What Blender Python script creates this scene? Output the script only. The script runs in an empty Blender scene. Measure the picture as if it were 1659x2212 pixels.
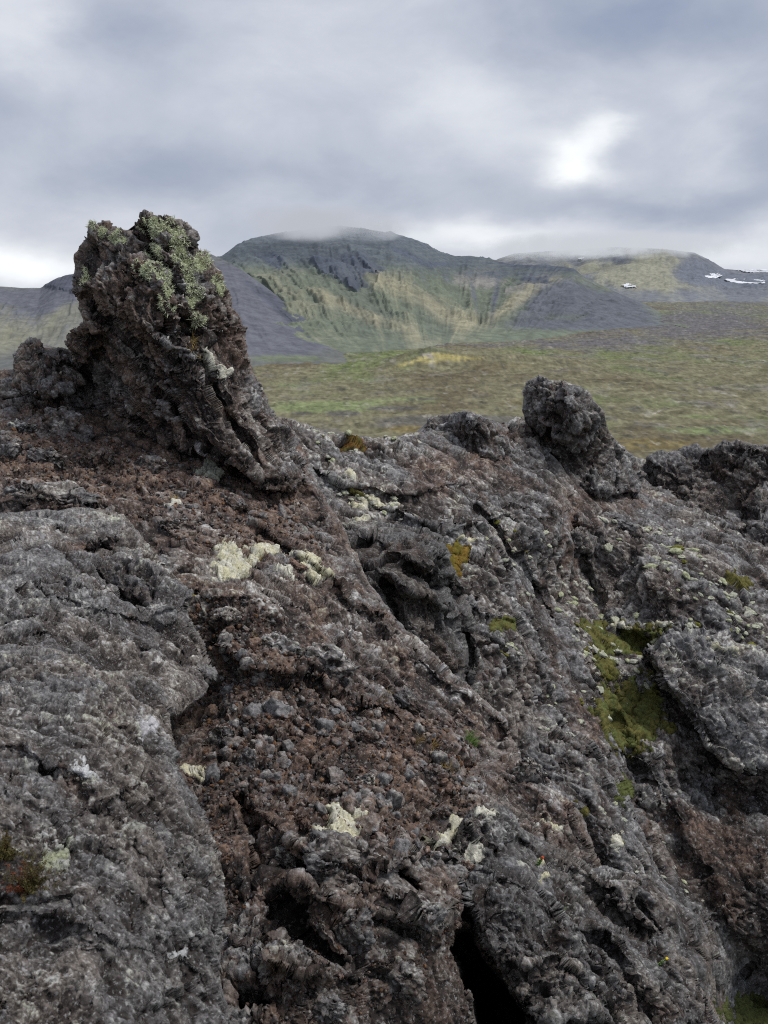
import bpy, math, random
import numpy as np
from mathutils import Vector
random.seed(7); RS = np.random.RandomState(11)
C = bpy.context.scene.collection
# ------------------------------------------------------------------ camera
# picture positions below are read off the photograph at 1659 x 2212; every one is given a real distance and becomes a point in the world
W, H, F, HOR = 1659.0, 2212.0, 2125.0, 600.0
PITCH = math.atan((H/2-HOR)/F); cp, sp = math.cos(PITCH), math.sin(PITCH)
cam_d = bpy.data.cameras.new("camera"); cam = bpy.data.objects.new("camera", cam_d); C.objects.link(cam)
cam_d.sensor_fit = 'VERTICAL'; cam_d.sensor_height = 24; cam_d.lens = 24*F/H
cam_d.clip_end = 60000; cam_d.clip_start = 0.05
cam.rotation_euler = (math.pi/2-PITCH, 0, 0)
bpy.context.scene.camera = cam
cam_d.dof.use_dof = True; cam_d.dof.focus_distance = 9.0; cam_d.dof.aperture_fstop = 9.0

def P3(u, v, Y):
    """world point seen at (u,v) whose distance ahead of the camera is Y"""
    u = np.asarray(u, float); v = np.asarray(v, float)
    a = (u-W/2)/F; b = -(v-H/2)/F
    x = a; y = cp+b*sp; z = -sp+b*cp
    return np.stack([x/y*Y, np.ones_like(x)*Y, z/y*Y], -1)
def proj(p):
    """where a world point falls in the 1659 x 2212 picture"""
    d = p[:, 1]*cp-p[:, 2]*sp; return W/2+p[:, 0]/d*F, H/2-(p[:, 1]*sp+p[:, 2]*cp)/d*F
def tanv(v):                                   # downward slope of the row v
    b = -(np.asarray(v, float)-H/2)/F
    return -(-sp+b*cp)/(cp+b*sp)

# ------------------------------------------------------------------ noise
_perm = RS.permutation(256).astype(np.int32); _perm = np.concatenate([_perm, _perm, _perm])
_g = RS.normal(size=(256, 3)); _g = (_g/np.linalg.norm(_g, axis=1)[:, None]).astype(np.float32)
_j = RS.rand(256, 3).astype(np.float32)
def _hash(x, y, z):
    return _perm[_perm[_perm[x & 255]+(y & 255)]+(z & 255)]
def gn(p):
    p = np.asarray(p, np.float32); f0 = np.floor(p); i = f0.astype(np.int32); f = p-f0
    w = f*f*f*(f*(f*6-15)+10); out = np.zeros(len(p), np.float32)
    for dx in (0, 1):
        wx = w[:, 0] if dx else 1-w[:, 0]
        for dy in (0, 1):
            wy = w[:, 1] if dy else 1-w[:, 1]
            for dz in (0, 1):
                wz = w[:, 2] if dz else 1-w[:, 2]
                g = _g[_hash(i[:, 0]+dx, i[:, 1]+dy, i[:, 2]+dz)]
                out += wx*wy*wz*(g[:, 0]*(f[:, 0]-dx)+g[:, 1]*(f[:, 1]-dy)+g[:, 2]*(f[:, 2]-dz))
    return out*1.6
def fbm(p, o=4, gain=.5):
    s = 0; a = 1; t = 0
    for k in range(o):
        s = s+a*gn(p*2.03**k+k*17.3); t += a; a *= gain
    return s/t*1.5
def worley(p, facet=False):
    p = np.asarray(p, np.float32); f0 = np.floor(p); i = f0.astype(np.int32); f = p-f0
    d1 = np.full(len(p), 9., np.float32); d2 = d1.copy(); cid = np.zeros(len(p), np.int32); fa = np.zeros(len(p), np.float32)
    for dx in (-1, 0, 1):
        for dy in (-1, 0, 1):
            for dz in (-1, 0, 1):
                h = _hash(i[:, 0]+dx, i[:, 1]+dy, i[:, 2]+dz); j = _j[h]
                vx = j[:, 0]+dx-f[:, 0]; vy = j[:, 1]+dy-f[:, 1]; vz = j[:, 2]+dz-f[:, 2]
                d = vx**2+vy**2+vz**2
                m = d < d1
                d2 = np.where(m, d1, np.minimum(d2, d)); cid = np.where(m, h, cid); d1 = np.where(m, d, d1)
                if facet: g = _g[h]; fa = np.where(m, vx*g[:, 0]+vy*g[:, 1]+vz*g[:, 2], fa)
    if facet: return np.sqrt(d1), np.sqrt(d2), cid, fa
    return np.sqrt(d1), np.sqrt(d2), cid
def sm(a, b, x):
    t = np.clip((x-a)/(b-a), 0, 1); return t*t*(3-2*t)

DIP = np.array([.62, -.25, -.74]); DIP /= np.linalg.norm(DIP)
STR = np.cross(DIP, [0.1, 1, .0]); STR /= np.linalg.norm(STR)      # across the layers
def edge_len(V, Fc):
    e = np.zeros(len(V), np.float32); n = Fc.shape[1]; lo = np.full(len(V), 1e9, np.float32)
    for i in range(n):
        a, b = Fc[:, i], Fc[:, (i+1) % n]; l = np.linalg.norm(V[a]-V[b], axis=1).astype(np.float32)
        np.maximum.at(e, a, l); np.maximum.at(e, b, l)
        np.minimum.at(lo, a, l); np.minimum.at(lo, b, l)
    return e*(np.clip(e/(lo+1e-6)/2.2, 1, 3) if n == 4 else 1)
def lava_displace(p0, Fc, L, amp, latk=1., el=.45, chunk=1., strata=0., off=0., fl=0., gain=.585, facet=1.):
    """gives a smooth rock mesh its lava relief in three passes, each along the normals the last one left; returns points and a cavity value"""
    p0 = p0.astype(np.float32); fl = 1-fl
    q = p0-(1-el)*np.outer(p0@DIP, DIP)
    q = q+.32*L*np.stack([gn(q/L+31+off), gn(q/L+57+off), gn(q/L+83+off)], 1)
    qq = p0-.75*(1-el)*np.outer(p0@DIP, DIP)+.12*L*np.stack([gn(p0*3/L+11), gn(p0*3/L+12), gn(p0*3/L+13)], 1)
    lams = [L/1.9**k for k in range(9)]; amps = [gain**k for k in range(9)]
    wl = [(L*.75, .42), (L*.36, .24), (L*.17, .15), (L*.085, .088), (L*.045, .05)]
    cav = np.zeros(len(p0), np.float32); P = p0.copy(); cur = p0
    for ps, (ks, ws) in enumerate((((0, 1), (0,)), ((2, 3, 4), (1, 2)), ((5, 6, 7, 8), (3, 4)))):
        N = normals(P, Fc); e = edge_len(P, Fc); h = np.zeros(len(p0), np.float32)
        rg = 1. if ps == 0 else .35+1.15*sm(-.45, .55, gn(p0/(L*1.6)+ps*31+off)+.4*gn(p0/(L*.6)+ps*7))
        for k in ks:
            w = sm(1.25, 2.1, lams[k]/e)
            if w.max() <= 0: continue
            n = gn((q if k < 3 else p0)/lams[k]+7.7*k+off); c = amps[k]*w*(.36*(.45-1.9*np.abs(n))+.52*n); h += c
            if k: cav += c*(1.15**k)
        for k in ws:
            lam, am = wl[k]; w = sm(1.2, 2.1, lam/e)*chunk
            if w.max() <= 0: continue
            d1, d2, ci, fa = worley(qq/lam+off, True); ed = np.clip(d2-d1, 0, .4)/.4
            c = am*(.55*np.minimum(ed*1.5, 1)-.5+facet*1.65*fa+.55*(_j[ci, 1]-.5)-.25*d1)
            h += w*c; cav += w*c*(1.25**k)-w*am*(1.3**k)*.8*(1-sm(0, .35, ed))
        if strata and ps == 0:
            t = (p0@STR)/(L*.34)+.8*gn(p0/L*1.1+5)+.35*gn(p0/L*3+9); fr = t-np.floor(t); h += strata*(fr**1.6-.4); cav += strata*.5*(fr-.5)-strata*(fr < .12)
        if strata and ps == 1:
            t = (p0@STR)/(L*.12)+1.1*gn(p0/L*2.1+15); fr = t-np.floor(t); h += strata*.35*(fr-.5)*sm(1.6, 3, L*.12/e)
        if ps:
            lam = L*(.15 if ps == 1 else .06); d1, d2, ci = worley(p0/lam+off+9); pit = sm(.42, .2, d1)*(_j[ci, 2] > .62)*sm(1.2, 2.1, lam/e)
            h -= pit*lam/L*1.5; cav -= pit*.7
        P = P+N*(h*rg*L*.27*amp*fl)[:, None]
        if ps == 0: P = P+(np.stack([gn(p0/(L*.5)+k*13.1) for k in range(3)], 1)*.10*L*latk*amp)*np.reshape(fl*sm(1.5, 3, L*.5/e), (-1, 1))
        if ps == 1: P = P+(np.stack([gn(p0/(L*.2)+k*19.1) for k in range(3)], 1)*.05*L*latk*amp)*np.reshape(fl*sm(1.5, 3, L*.2/e), (-1, 1))
    return P, cav*np.ones_like(cav)*fl

# ------------------------------------------------------------------ mesh + material helpers
def mesh_np(name, V, faces, mat=None, parent=None, smooth=True, attrs=None):
    me = bpy.data.meshes.new(name); V = np.asarray(V, np.float32); faces = np.asarray(faces, np.int32)
    k = faces.shape[1]
    me.vertices.add(len(V)); me.vertices.foreach_set('co', V.ravel())
    me.loops.add(faces.size); me.loops.foreach_set('vertex_index', faces.ravel())
    me.polygons.add(len(faces)); me.polygons.foreach_set('loop_start', np.arange(0, faces.size, k, dtype=np.int32))
    me.polygons.foreach_set('loop_total', np.full(len(faces), k, np.int32))
    me.update(calc_edges=True)
    if smooth: me.polygons.foreach_set('use_smooth', np.ones(len(faces), bool))
    for an, av in (attrs or {}).items():
        if av.ndim == 2:
            at = me.attributes.new(an, 'FLOAT_COLOR', 'POINT')
            c = np.ones((len(V), 4), np.float32); c[:, :3] = av; at.data.foreach_set('color', c.ravel())
        else:
            at = me.attributes.new(an, 'FLOAT', 'POINT'); at.data.foreach_set('value', av.astype(np.float32))
    o = bpy.data.objects.new(name, me); C.objects.link(o)
    if mat: me.materials.append(mat)
    if parent: o.parent = parent
    return o
def recenter(o):
    """moves the object's origin to the middle of its mesh"""
    me = o.data; n = len(me.vertices); a = np.empty(n*3, np.float32); me.vertices.foreach_get('co', a); a = a.reshape(-1, 3)
    c = a.mean(0); c[2] = a[:, 2].min(); me.vertices.foreach_set('co', (a-c).ravel()); o.location = Vector(c.tolist()); me.update(); return o
def tag(o, label=None, cat=None, group=None, kind=None):
    if label: o['label'] = label
    if cat: o['category'] = cat
    if group: o['group'] = group
    if kind: o['kind'] = kind
    return o
def normals(V, Fc):
    m = Fc.shape[1]
    n = np.cross(V[Fc[:, 2]]-V[Fc[:, 0]], V[Fc[:, 3]]-V[Fc[:, 1]]) if m == 4 else np.cross(V[Fc[:, 1]]-V[Fc[:, 0]], V[Fc[:, 2]]-V[Fc[:, 0]])
    N = np.zeros_like(V)
    for k in range(m):
        for x in range(3): N[:, x] += np.bincount(Fc[:, k], n[:, x], len(V))
    return N/(np.linalg.norm(N, axis=1)[:, None]+1e-12)

def surf_mat(name, scale, bump=.5, dist=.01, rough=.95, amp=.5, sp=.25, speck=0.):
    """material: colour attribute broken up by fine noise + bump"""
    m = bpy.data.materials.new(name); m.use_nodes = True; nt = m.node_tree; N = nt.nodes; L = nt.links
    b = N['Principled BSDF']; b.inputs['Roughness'].default_value = rough; b.inputs['Specular IOR Level'].default_value = sp
    at = N.new('ShaderNodeAttribute'); at.attribute_name = 'Col'
    tc = N.new('ShaderNodeTexCoord'); geo = N.new('ShaderNodeNewGeometry')
    n1 = N.new('ShaderNodeTexNoise'); n1.inputs['Scale'].default_value = scale; n1.inputs['Detail'].default_value = 6; n1.inputs['Roughness'].default_value = .72
    L.new(geo.outputs['Position'], n1.inputs['Vector'])
    mr = N.new('ShaderNodeMapRange'); mr.inputs[1].default_value = .38; mr.inputs[2].default_value = .62
    mr.inputs[3].default_value = 1-amp; mr.inputs[4].default_value = 1+amp; L.new(n1.outputs['Fac'], mr.inputs[0])
    mx = N.new('ShaderNodeVectorMath'); mx.operation = 'SCALE'; L.new(at.outputs['Color'], mx.inputs[0]); L.new(mr.outputs[0], mx.inputs['Scale'])
    out = mx.outputs[0]
    if speck:
        n2 = N.new('ShaderNodeTexNoise'); n2.inputs['Scale'].default_value = scale*1.3; n2.inputs['Detail'].default_value = 5; n2.inputs['Roughness'].default_value = .75
        L.new(geo.outputs['Position'], n2.inputs['Vector'])
        r2 = N.new('ShaderNodeMapRange'); r2.inputs[1].default_value = .56; r2.inputs[2].default_value = .64; r2.inputs[3].default_value = 0; r2.inputs[4].default_value = speck
        L.new(n2.outputs['Fac'], r2.inputs[0])
        mc = N.new('ShaderNodeMix'); mc.data_type = 'RGBA'; L.new(r2.outputs[0], mc.inputs[0]); L.new(out, mc.inputs[6]); mc.inputs[7].default_value = (.42, .42, .42, 1)
        out = mc.outputs[2]
    L.new(out, b.inputs['Base Color'])
    bp = N.new('ShaderNodeBump'); bp.inputs['Strength'].default_value = bump; bp.inputs['Distance'].default_value = dist
    L.new(n1.outputs['Fac'], bp.inputs['Height']); L.new(bp.outputs[0], b.inputs['Normal'])
    return m
def plain_mat(name, col, rough=.9, var=.3, scale=20, trans=0.):
    m = bpy.data.materials.new(name); m.use_nodes = True; nt = m.node_tree; N = nt.nodes; L = nt.links
    b = N['Principled BSDF']; b.inputs['Roughness'].default_value = rough; b.inputs['Specular IOR Level'].default_value = .2
    n1 = N.new('ShaderNodeTexNoise'); n1.inputs['Scale'].default_value = scale; n1.inputs['Detail'].default_value = 3
    geo = N.new('ShaderNodeNewGeometry'); L.new(geo.outputs['Position'], n1.inputs['Vector'])
    cr = N.new('ShaderNodeValToRGB'); cr.color_ramp.elements[0].position = .3; cr.color_ramp.elements[1].position = .7
    cr.color_ramp.elements[0].color = tuple(c*(1-var) for c in col)+(1,); cr.color_ramp.elements[1].color = tuple(min(1, c*(1+var)) for c in col)+(1,)
    L.new(n1.outputs['Fac'], cr.inputs[0]); L.new(cr.outputs[0], b.inputs['Base Color'])
    return m
M_near = surf_mat('near_lava', 75, .8, .008, amp=.62, speck=.55)
M_mid = surf_mat('mid_lava', 38, .85, .014, amp=.62, speck=.45)
M_far = surf_mat('far_lava', 13, .85, .04, amp=.62, speck=.45)
M_hill = surf_mat('hillside', .06, .5, 3., amp=.20, sp=.05)
M_valley = surf_mat('valley_ground', .08, .35, 1.2, amp=.28, sp=.05)
M_moss = surf_mat('woolly_moss', 70, .8, .01, amp=.30, sp=.1)
M_mossf = surf_mat('far_moss', 14, .8, .04, amp=.35, sp=.1)
M_snow = plain_mat('snow', (.62, .65, .70), .7, .08, .02)

# ------------------------------------------------------------------ sheets
def polydist(U, V, poly):
    """signed distance (inside > 0) and nearest boundary point"""
    x0 = np.array(poly, float); x1 = np.roll(x0, -1, 0); best = np.full(U.shape, 1e18); qx = U*0.; qy = U*0.; ins = np.zeros(U.shape, bool)
    for (ax, ay), (bx, by) in zip(x0, x1):
        ex, ey = bx-ax, by-ay; t = np.clip(((U-ax)*ex+(V-ay)*ey)/(ex*ex+ey*ey+1e-9), 0, 1)
        px, py = ax+t*ex, ay+t*ey; d = (U-px)**2+(V-py)**2; m = d < best
        best = np.where(m, d, best); qx = np.where(m, px, qx); qy = np.where(m, py, qy)
        if ay != by:
            c = ((ay > V) != (by > V)) & (U < (bx-ax)*(V-ay)/(by-ay)+ax); ins ^= c
    d = np.sqrt(best); return np.where(ins, d, -d), qx, qy
def linedist(U, V, line):
    """signed distance to an open line (positive on the upper side) and the unsigned one"""
    best = np.full(U.shape, 1e18); sg = U*0.
    for (ax, ay), (bx, by) in zip(line[:-1], line[1:]):
        ex, ey = bx-ax, by-ay; t = np.clip(((U-ax)*ex+(V-ay)*ey)/(ex*ex+ey*ey+1e-9), 0, 1)
        d = (U-ax-t*ex)**2+(V-ay-t*ey)**2; m = d < best; best = np.where(m, d, best)
        cr = ex*(V-ay)-ey*(U-ax); sg = np.where(m, -np.sign(cr), sg)
    d = np.sqrt(best); return sg*d, d
def rbf(ctrl):
    c = np.array(ctrl, float); x = c[:, :2]/500.; y = np.log(c[:, 2]); n = len(c)
    r = np.sqrt(((x[:, None]-x[None])**2).sum(-1)); K = r**1.0*1.0+0
    K = -r + 0; A = np.zeros((n+3, n+3)); A[:n, :n] = K-np.eye(n)*.01; A[:n, n] = 1; A[:n, n+1:] = x; A[n:, :n] = A[:n, n:].T
    s = np.linalg.solve(A, np.concatenate([y, [0, 0, 0]]))
    # smooth kernel: sqrt(r^2+c^2)
    cc = .12; K = -np.sqrt(r**2+cc**2); A[:n, :n] = K-np.eye(n)*.01; s = np.linalg.solve(A, np.concatenate([y, [0, 0, 0]]))
    def f(U, V):
        q = np.stack([U, V], -1).reshape(-1, 2)/500.; out = np.zeros(len(q))
        for k in range(n): out += s[k]*-np.sqrt(((q-x[k])**2).sum(1)+cc*cc)
        out += s[n]+q@s[n+1:]
        return np.exp(out).reshape(U.shape)
    return f
def blobs(U, V, bl, warp=None):
    s = np.zeros(U.shape)
    for b in bl:
        u, v, ru, rv, a = b[:5]; ang = math.radians(b[5]) if len(b) > 5 else 0
        dx, dy = U-u, V-v
        if warp is not None: dx = dx+warp[0]*ru*.5; dy = dy+warp[1]*rv*.5
        x = dx*math.cos(ang)+dy*math.sin(ang); y = -dx*math.sin(ang)+dy*math.cos(ang)
        s = s+a*np.exp(-((x/ru)**2+(y/rv)**2))
    return s
SHEETS = {}
class Sheet: pass
def rock_colour(p, N, cav, L, brown, lich, tone=1., off=0., greenish=0.):
    g1 = fbm(p/(L*.8)+off, 4, .6); g2 = fbm(p/(L*.3)+9+off, 4, .65); g3 = fbm(p/(L*.07)+3+off, 4, .7); g4 = fbm(p/(L*1.5)+40+off, 3)
    grey = np.array([.136, .133, .137]); warm = np.array([.168, .145, .130]); br = np.array([.128, .086, .066]); rust = np.array([.215, .118, .062]); dark = np.array([.030, .024, .023])
    c = grey+(warm-grey)*sm(-.3, .5, g4)[:, None]
    up = N[:, 2]
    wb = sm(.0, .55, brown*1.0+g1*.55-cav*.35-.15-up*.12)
    c = c+(br-c)*wb[:, None]
    wr = sm(.25, .75, g2*.7+brown*.4-.25)*wb; c = c+(rust-c)*(wr*.65)[:, None]
    c = c*(1+.35*g3[:, None])
    c = dark+(c-dark)*sm(-1.1, .15, cav)[:, None]  # crevice shade painted into the colour, from the cavity value
    l = sm(.16, .55, lich*.9+g4*.3+g2*.5+g3*.75+cav*.35+up*.30-.47)*(1-.6*wb)
    lc = np.array([.40, .395, .385])+(np.array([.42, .43, .34])-np.array([.40, .395, .385]))*sm(-.1, .5, g1+greenish)[:, None]
    c = c+(lc-c)*np.clip(l, 0, .9)[:, None]
    if len(p) > 3000:                                    # round crust lichens of many sizes
        pw = p+L*.035*np.stack([gn(p/(L*.07)+k*5.) for k in range(3)], 1)
        for sc_l, th in ((.34, .66), (.15, .60), (.06, .55)):
            d1, _, ci = worley(pw/(L*sc_l)+off+sc_l*10); r = .22+.22*_j[ci, 0]
            sp = sm(r, r-.10, d1)*(_j[ci, 1] > th-.25*np.clip(lich, 0, .8))*sm(-.5, .0, cav)*(1-.8*wb)*(.45+.55*sm(-.3, .3, g3))
            tint = np.where(_j[ci, 2:3] > .55, np.array([[.40, .40, .40]]), np.where(_j[ci, 2:3] > .25, np.array([[.27, .285, .25]]), np.array([[.24, .24, .26]])))
            c = c+(tint-c)*(sp*.8)[:, None]
    return np.clip(c*tone, .004, .6)

def sheet(key, name, poly, ctrl, L, mat, step=2.2, amp=1., R=26, back=1.2, lips=(), clefts=(), holes=(), bumps=(), brown=(), lich=(), b0=.1, l0=.1,
          el=.45, chunk=1., strata=0., tone=1., off=0., skirt=34, latk=1., label=None, cat=None, kind=None, darks=(), flat=(), greenish=0.):
    pl = np.array(poly, float)
    u = np.arange(pl[:, 0].min()-skirt, pl[:, 0].max()+skirt+step, step); v = np.arange(pl[:, 1].min()-skirt, pl[:, 1].max()+skirt+step, step)
    V, U = np.meshgrid(v, u, indexing='ij')
    # ragged outline
    q0 = np.stack([U.ravel()/60., V.ravel()/60., np.full(U.size, off)], 1)
    wu = (fbm(q0, 4, .6)*7).reshape(U.shape); wv = (fbm(q0+50, 4, .6)*7).reshape(U.shape)
    d, qx, qy = polydist(U+wu, V+wv, poly)
    keep = d > -skirt
    q0[:, :2] *= .6; lu = (fbm(q0+20, 2)*16).reshape(U.shape); lv = (fbm(q0+80, 2)*16).reshape(U.shape)
    f = rbf(ctrl)
    q1 = np.stack([qx.ravel()/60., qy.ravel()/60., np.full(U.size, off)], 1); m1 = (d.ravel() < 0) & keep.ravel()
    bu = np.zeros(U.size); bv = np.zeros(U.size); bu[m1] = fbm(q1[m1], 4, .6)*7; bv[m1] = fbm(q1[m1]+50, 4, .6)*7
    uu = np.where(d < 0, qx-bu.reshape(U.shape), U); vv = np.where(d < 0, qy-bv.reshape(U.shape), V)
    Y = f(U, V); mpx = Y/F
    for ln, w, a in lips:
        s, ds = linedist(U+lu, V+lv, ln); Y = Y-a*np.where(s > 0, np.exp(-s/w), np.exp(s/17.))
    for ln, w, a in clefts:
        s, ds = linedist(U+lu, V+lv, ln); Y = Y+a*np.exp(-(ds/w)**2)
    for ln, w, a in bumps:
        s, ds = linedist(U+lu, V+lv, ln); Y = Y-a*np.exp(-(ds/w)**2)
    for hp, a, soft in holes:
        dh, _, _ = polydist(U+lu+wu*.7, V+lv+wv*.7, hp); Y = Y+a*sm(-soft*.3, soft, dh)
    e = np.clip(1-d/R, 0, 1); Y = Y+np.where(d > 0, e**2, 1.)*R*mpx*1.15
    Y = Y+np.where(d < 0, -d/skirt*back, 0)
    idx = np.full(U.shape, -1, np.int64); idx[keep] = np.arange(keep.sum())
    p = P3(uu[keep], vv[keep], Y[keep]).astype(np.float32)
    a = idx[:-1, :-1]; b = idx[:-1, 1:]; c = idx[1:, 1:]; dd = idx[1:, :-1]; ok = (a >= 0) & (b >= 0) & (c >= 0) & (dd >= 0)
    Fc = np.stack([a[ok], dd[ok], c[ok], b[ok]], 1)
    fl = .85*sm(2., -9., d[keep])
    p2, cav = lava_displace(p, Fc, L, amp, latk, el, chunk, strata, off, fl)
    N2 = normals(p2, Fc)
    w1 = gn(p/(L*.9)+71+off)*1.2; w2 = gn(p/(L*.9)+91+off)*1.2; Uk, Vk = U[keep], V[keep]
    bf = b0+blobs(Uk, Vk, brown, (w1, w2)); lf = l0+blobs(Uk, Vk, lich, (w1, w2))
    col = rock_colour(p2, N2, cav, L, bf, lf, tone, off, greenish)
    if darks: col = col*np.clip(1-blobs(Uk, Vk, darks, (w1, w2)), .12, 2)[:, None]  # painted shade: rock colour darkened in hollows, at the cave and bottom right
    o = mesh_np(name, p2, Fc, mat, attrs={'Col': col})
    s = Sheet(); s.o = o; s.idx = idx; s.u0 = u[0]; s.v0 = v[0]; s.step = step; s.P = p2; s.N = N2; s.U = Uk; s.V = Vk; s.F = Fc; s.Y = Y[keep]; s.d = d[keep]
    s.cav = cav
    SHEETS[key] = s
    tag(o, label, cat, None, kind)
    if not kind: recenter(o)
    return s
def at(key, u, v):
    s = SHEETS[key]; i = int(round((v-s.v0)/s.step)); j = int(round((u-s.u0)/s.step))
    k = s.idx[i, j]; return s.P[k], s.N[k], s.Y[k]

ROCK = []
exec_sheets = True
# far crater slope ---------------------------------------------------------------
sheet('slope_far', 'crater_slope',
  [(540,925),(600,900),(640,908),(700,930),(760,940),(870,944),(920,936),(1000,925),(1075,925),(1140,925),(1200,950),(1350,985),(1400,996),(1460,1008),(1560,1005),(1740,1000),(1740,2290),(900,2290),(800,1800),(620,1400),(540,1100)],
  [(560,910,15),(700,930,16.5),(870,940,18),(1000,905,20),(1200,950,22),(1400,990,26),(1700,990,27),(700,1100,14),(600,1200,11),(850,1030,16),(1000,1200,14.5),(1200,1150,17.5),(1260,1250,18.5),(1100,1400,13),(1100,1500,12.3),
   (1350,1550,15),(1450,1250,18),(1600,1400,17),(1700,1150,22),(1250,1800,11.3),(1450,1850,13),(1700,1700,15),(1500,2100,11.2),(1620,2150,13),(1720,2250,12),(1000,1600,11),(800,1400,11),(900,2000,9),(1720,2000,12.5),(1560,1750,14.3)],
  .80, M_far, step=2.1, amp=0.66, el=.68, chunk=.9, off=3.3, R=16, back=3.5, b0=.10, l0=.22, kind='structure',
  clefts=[([(1235,1090),(1250,1180),(1275,1270),(1290,1330)],14,.55),([(1350,1380),(1420,1420),(1470,1480)],16,.5),([(1480,1660),(1560,1720),(1700,1760)],40,.5),([(1330,1580),(1400,1720),(1500,1900),(1600,2100)],26,.4),([(1030,1100),(1130,1220),(1190,1330)],9,.35)],
  lips=[([(870,1110),(930,1135),(1020,1130)],50,.4),([(1060,1205),(1010,1300),(1090,1330)],30,.3),([(1400,1640),(1540,1660),(1659,1690),(1740,1690)],60,.35),([(720,1030),(830,1060),(930,1050)],40,.4)],
  bumps=[([(1150,960),(1180,1040),(1210,1120)],28,.5),([(1290,1130),(1370,1180),(1420,1260)],40,.5),([(1250,1620),(1330,1800),(1450,2000),(1540,2200)],50,.6)],
  brown=[(1000,1010,120,50,.75),(770,960,60,16,.5),(1240,1160,30,100,.5),(1160,920,80,30,.4),(1330,1400,60,30,.3),(1540,1560,90,30,.5,20),(1600,1860,120,120,.7),(1480,1060,90,30,.4),(1270,1560,40,60,.45),(1010,1450,60,80,.3),(1480,1780,80,40,.5),(1300,1090,90,40,.35)],
  lich=[(950,1120,170,90,.25,25),(1100,1250,130,150,.2),(800,1000,120,40,.2),(1550,1430,140,60,.12),(1640,1900,100,300,-.3),(1520,1500,120,50,.1)],
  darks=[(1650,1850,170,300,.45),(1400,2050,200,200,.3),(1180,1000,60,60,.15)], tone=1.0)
sheet('crag_right', 'lava_crag',
  [(1402,994),(1418,982),(1445,976),(1470,972),(1500,962),(1524,975),(1548,968),(1562,955),(1590,947),(1612,958),(1640,962),(1740,972),(1740,1340),(1640,1290),(1560,1220),(1480,1140),(1430,1080)],
  [(1400,990,24.5),(1500,965,24.5),(1590,950,23.5),(1720,970,23),(1450,1100,23),(1560,1150,21.5),(1700,1300,20),(1600,1060,22.5)],
  .95, M_far, amp=0.74, el=.6, off=8.1, R=18, back=2.5, b0=.12, l0=.10, tone=.85,
  label='broad dark lava crag on the crater rim at the right edge of the photo', cat='rock outcrop',
  clefts=[([(1530,1000),(1560,1060),(1600,1120)],12,.5)], brown=[(1560,1010,60,16,.6),(1520,1060,60,30,.35)])
sheet('slab', 'lava_slab',
  [(1395,1410),(1425,1378),(1480,1362),(1560,1376),(1640,1410),(1740,1440),(1740,1690),(1640,1670),(1560,1650),(1500,1560),(1430,1470)],
  [(1400,1400,15.4),(1480,1365,16),(1600,1400,16.3),(1720,1440,16.6),(1500,1500,15.0),(1600,1600,14.9),(1720,1680,14.8)],
  .8, M_far, amp=0.67, el=.35, chunk=.35, strata=1.3, off=5.5, R=20, back=1.5, l0=.36, b0=-.05,
  label='layered grey lava slab with pale moss along its upper edge below the right crag', cat='rock slab')
sheet('knob', 'lava_crag',
  [(862,950),(880,935),(915,930),(925,905),(945,898),(970,900),(988,890),(1010,888),(1045,903),(1075,917),(1100,915),(1125,905),(1145,915),(1160,960),(1110,1000),(1000,990),(920,975)],
  [(880,945,18.4),(960,900,19),(1000,892,19.2),(1130,910,20.8),(1000,980,18.3),(1100,980,19.3),(920,975,18)],
  .7, M_far, amp=0.81, el=.7, off=12.2, R=16, back=1.5, b0=.15, l0=.32, brown=[(1100,930,60,25,.5)],
  label='low jagged grey crag on the rim left of the right hand pinnacle', cat='rock outcrop')
sheet('pinn_r', 'lava_pinnacle',
  [(1150,925),(1135,905),(1131,885),(1142,868),(1132,850),(1140,826),(1160,813),(1180,815),(1192,822),(1216,824),(1224,834),(1240,832),(1256,838),(1272,850),(1290,872),(1306,890),(1313,920),(1326,945),(1346,966),(1368,988),(1395,1020),(1380,1060),(1290,1075),(1200,1040),(1160,985)],
  [(1150,930,20.8),(1160,820,21),(1220,900,20),(1300,890,20.8),(1250,1000,20.9),(1380,1010,23.2),(1300,1060,20.8),(1180,1000,20.9)],
  .75, M_far, amp=0.84, el=.6, off=14.2, R=22, back=1.8, b0=.08, l0=.30, brown=[(1190,930,22,40,.5),(1260,980,50,30,.2)],
  clefts=[([(1205,825),(1205,900),(1185,960)],9,.5)], tone=.92,
  label='smaller dark lava pinnacle standing on the far rim against the plain', cat='rock pinnacle')
# dark ridge between the two slopes ------------------------------------------------
sheet('blade', 'lava_ridge',
  [(680,1060),(700,1085),(755,1128),(800,1124),(860,1135),(925,1146),(955,1160),(968,1200),(985,1240),(1005,1290),(1024,1345),(1032,1410),(1020,1470),(1060,1560),(950,1560),(820,1400),(740,1260),(680,1160)],
  [(690,1070,9.8),(800,1130,10.4),(930,1150,10.2),(985,1240,10),(1030,1400,9.6),(900,1220,9.2),(860,1330,8.6),(760,1200,9.2),(1000,1520,8.9),(930,1450,8.3)],
  .50, M_mid, amp=0.95, el=.7, off=17.7, R=14, back=1.0, b0=.16, l0=-.02, tone=.58,
  lips=[([(780,1150),(880,1190),(960,1210)],30,.35),([(850,1250),(930,1290),(1000,1330)],30,.3)],
  clefts=[([(900,1230),(960,1270),(1000,1300)],14,.5),([(830,1260),(850,1330),(880,1370)],12,.4),([(1005,1380),(1015,1440),(1005,1480)],10,.4)],
  lich=[(830,1135,90,16,.5),(900,1350,50,30,.25)],brown=[(830,1190,80,30,.3)],
  label='dark upright lava ridge with an orange bush against its right side', cat='rock outcrop')
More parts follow.
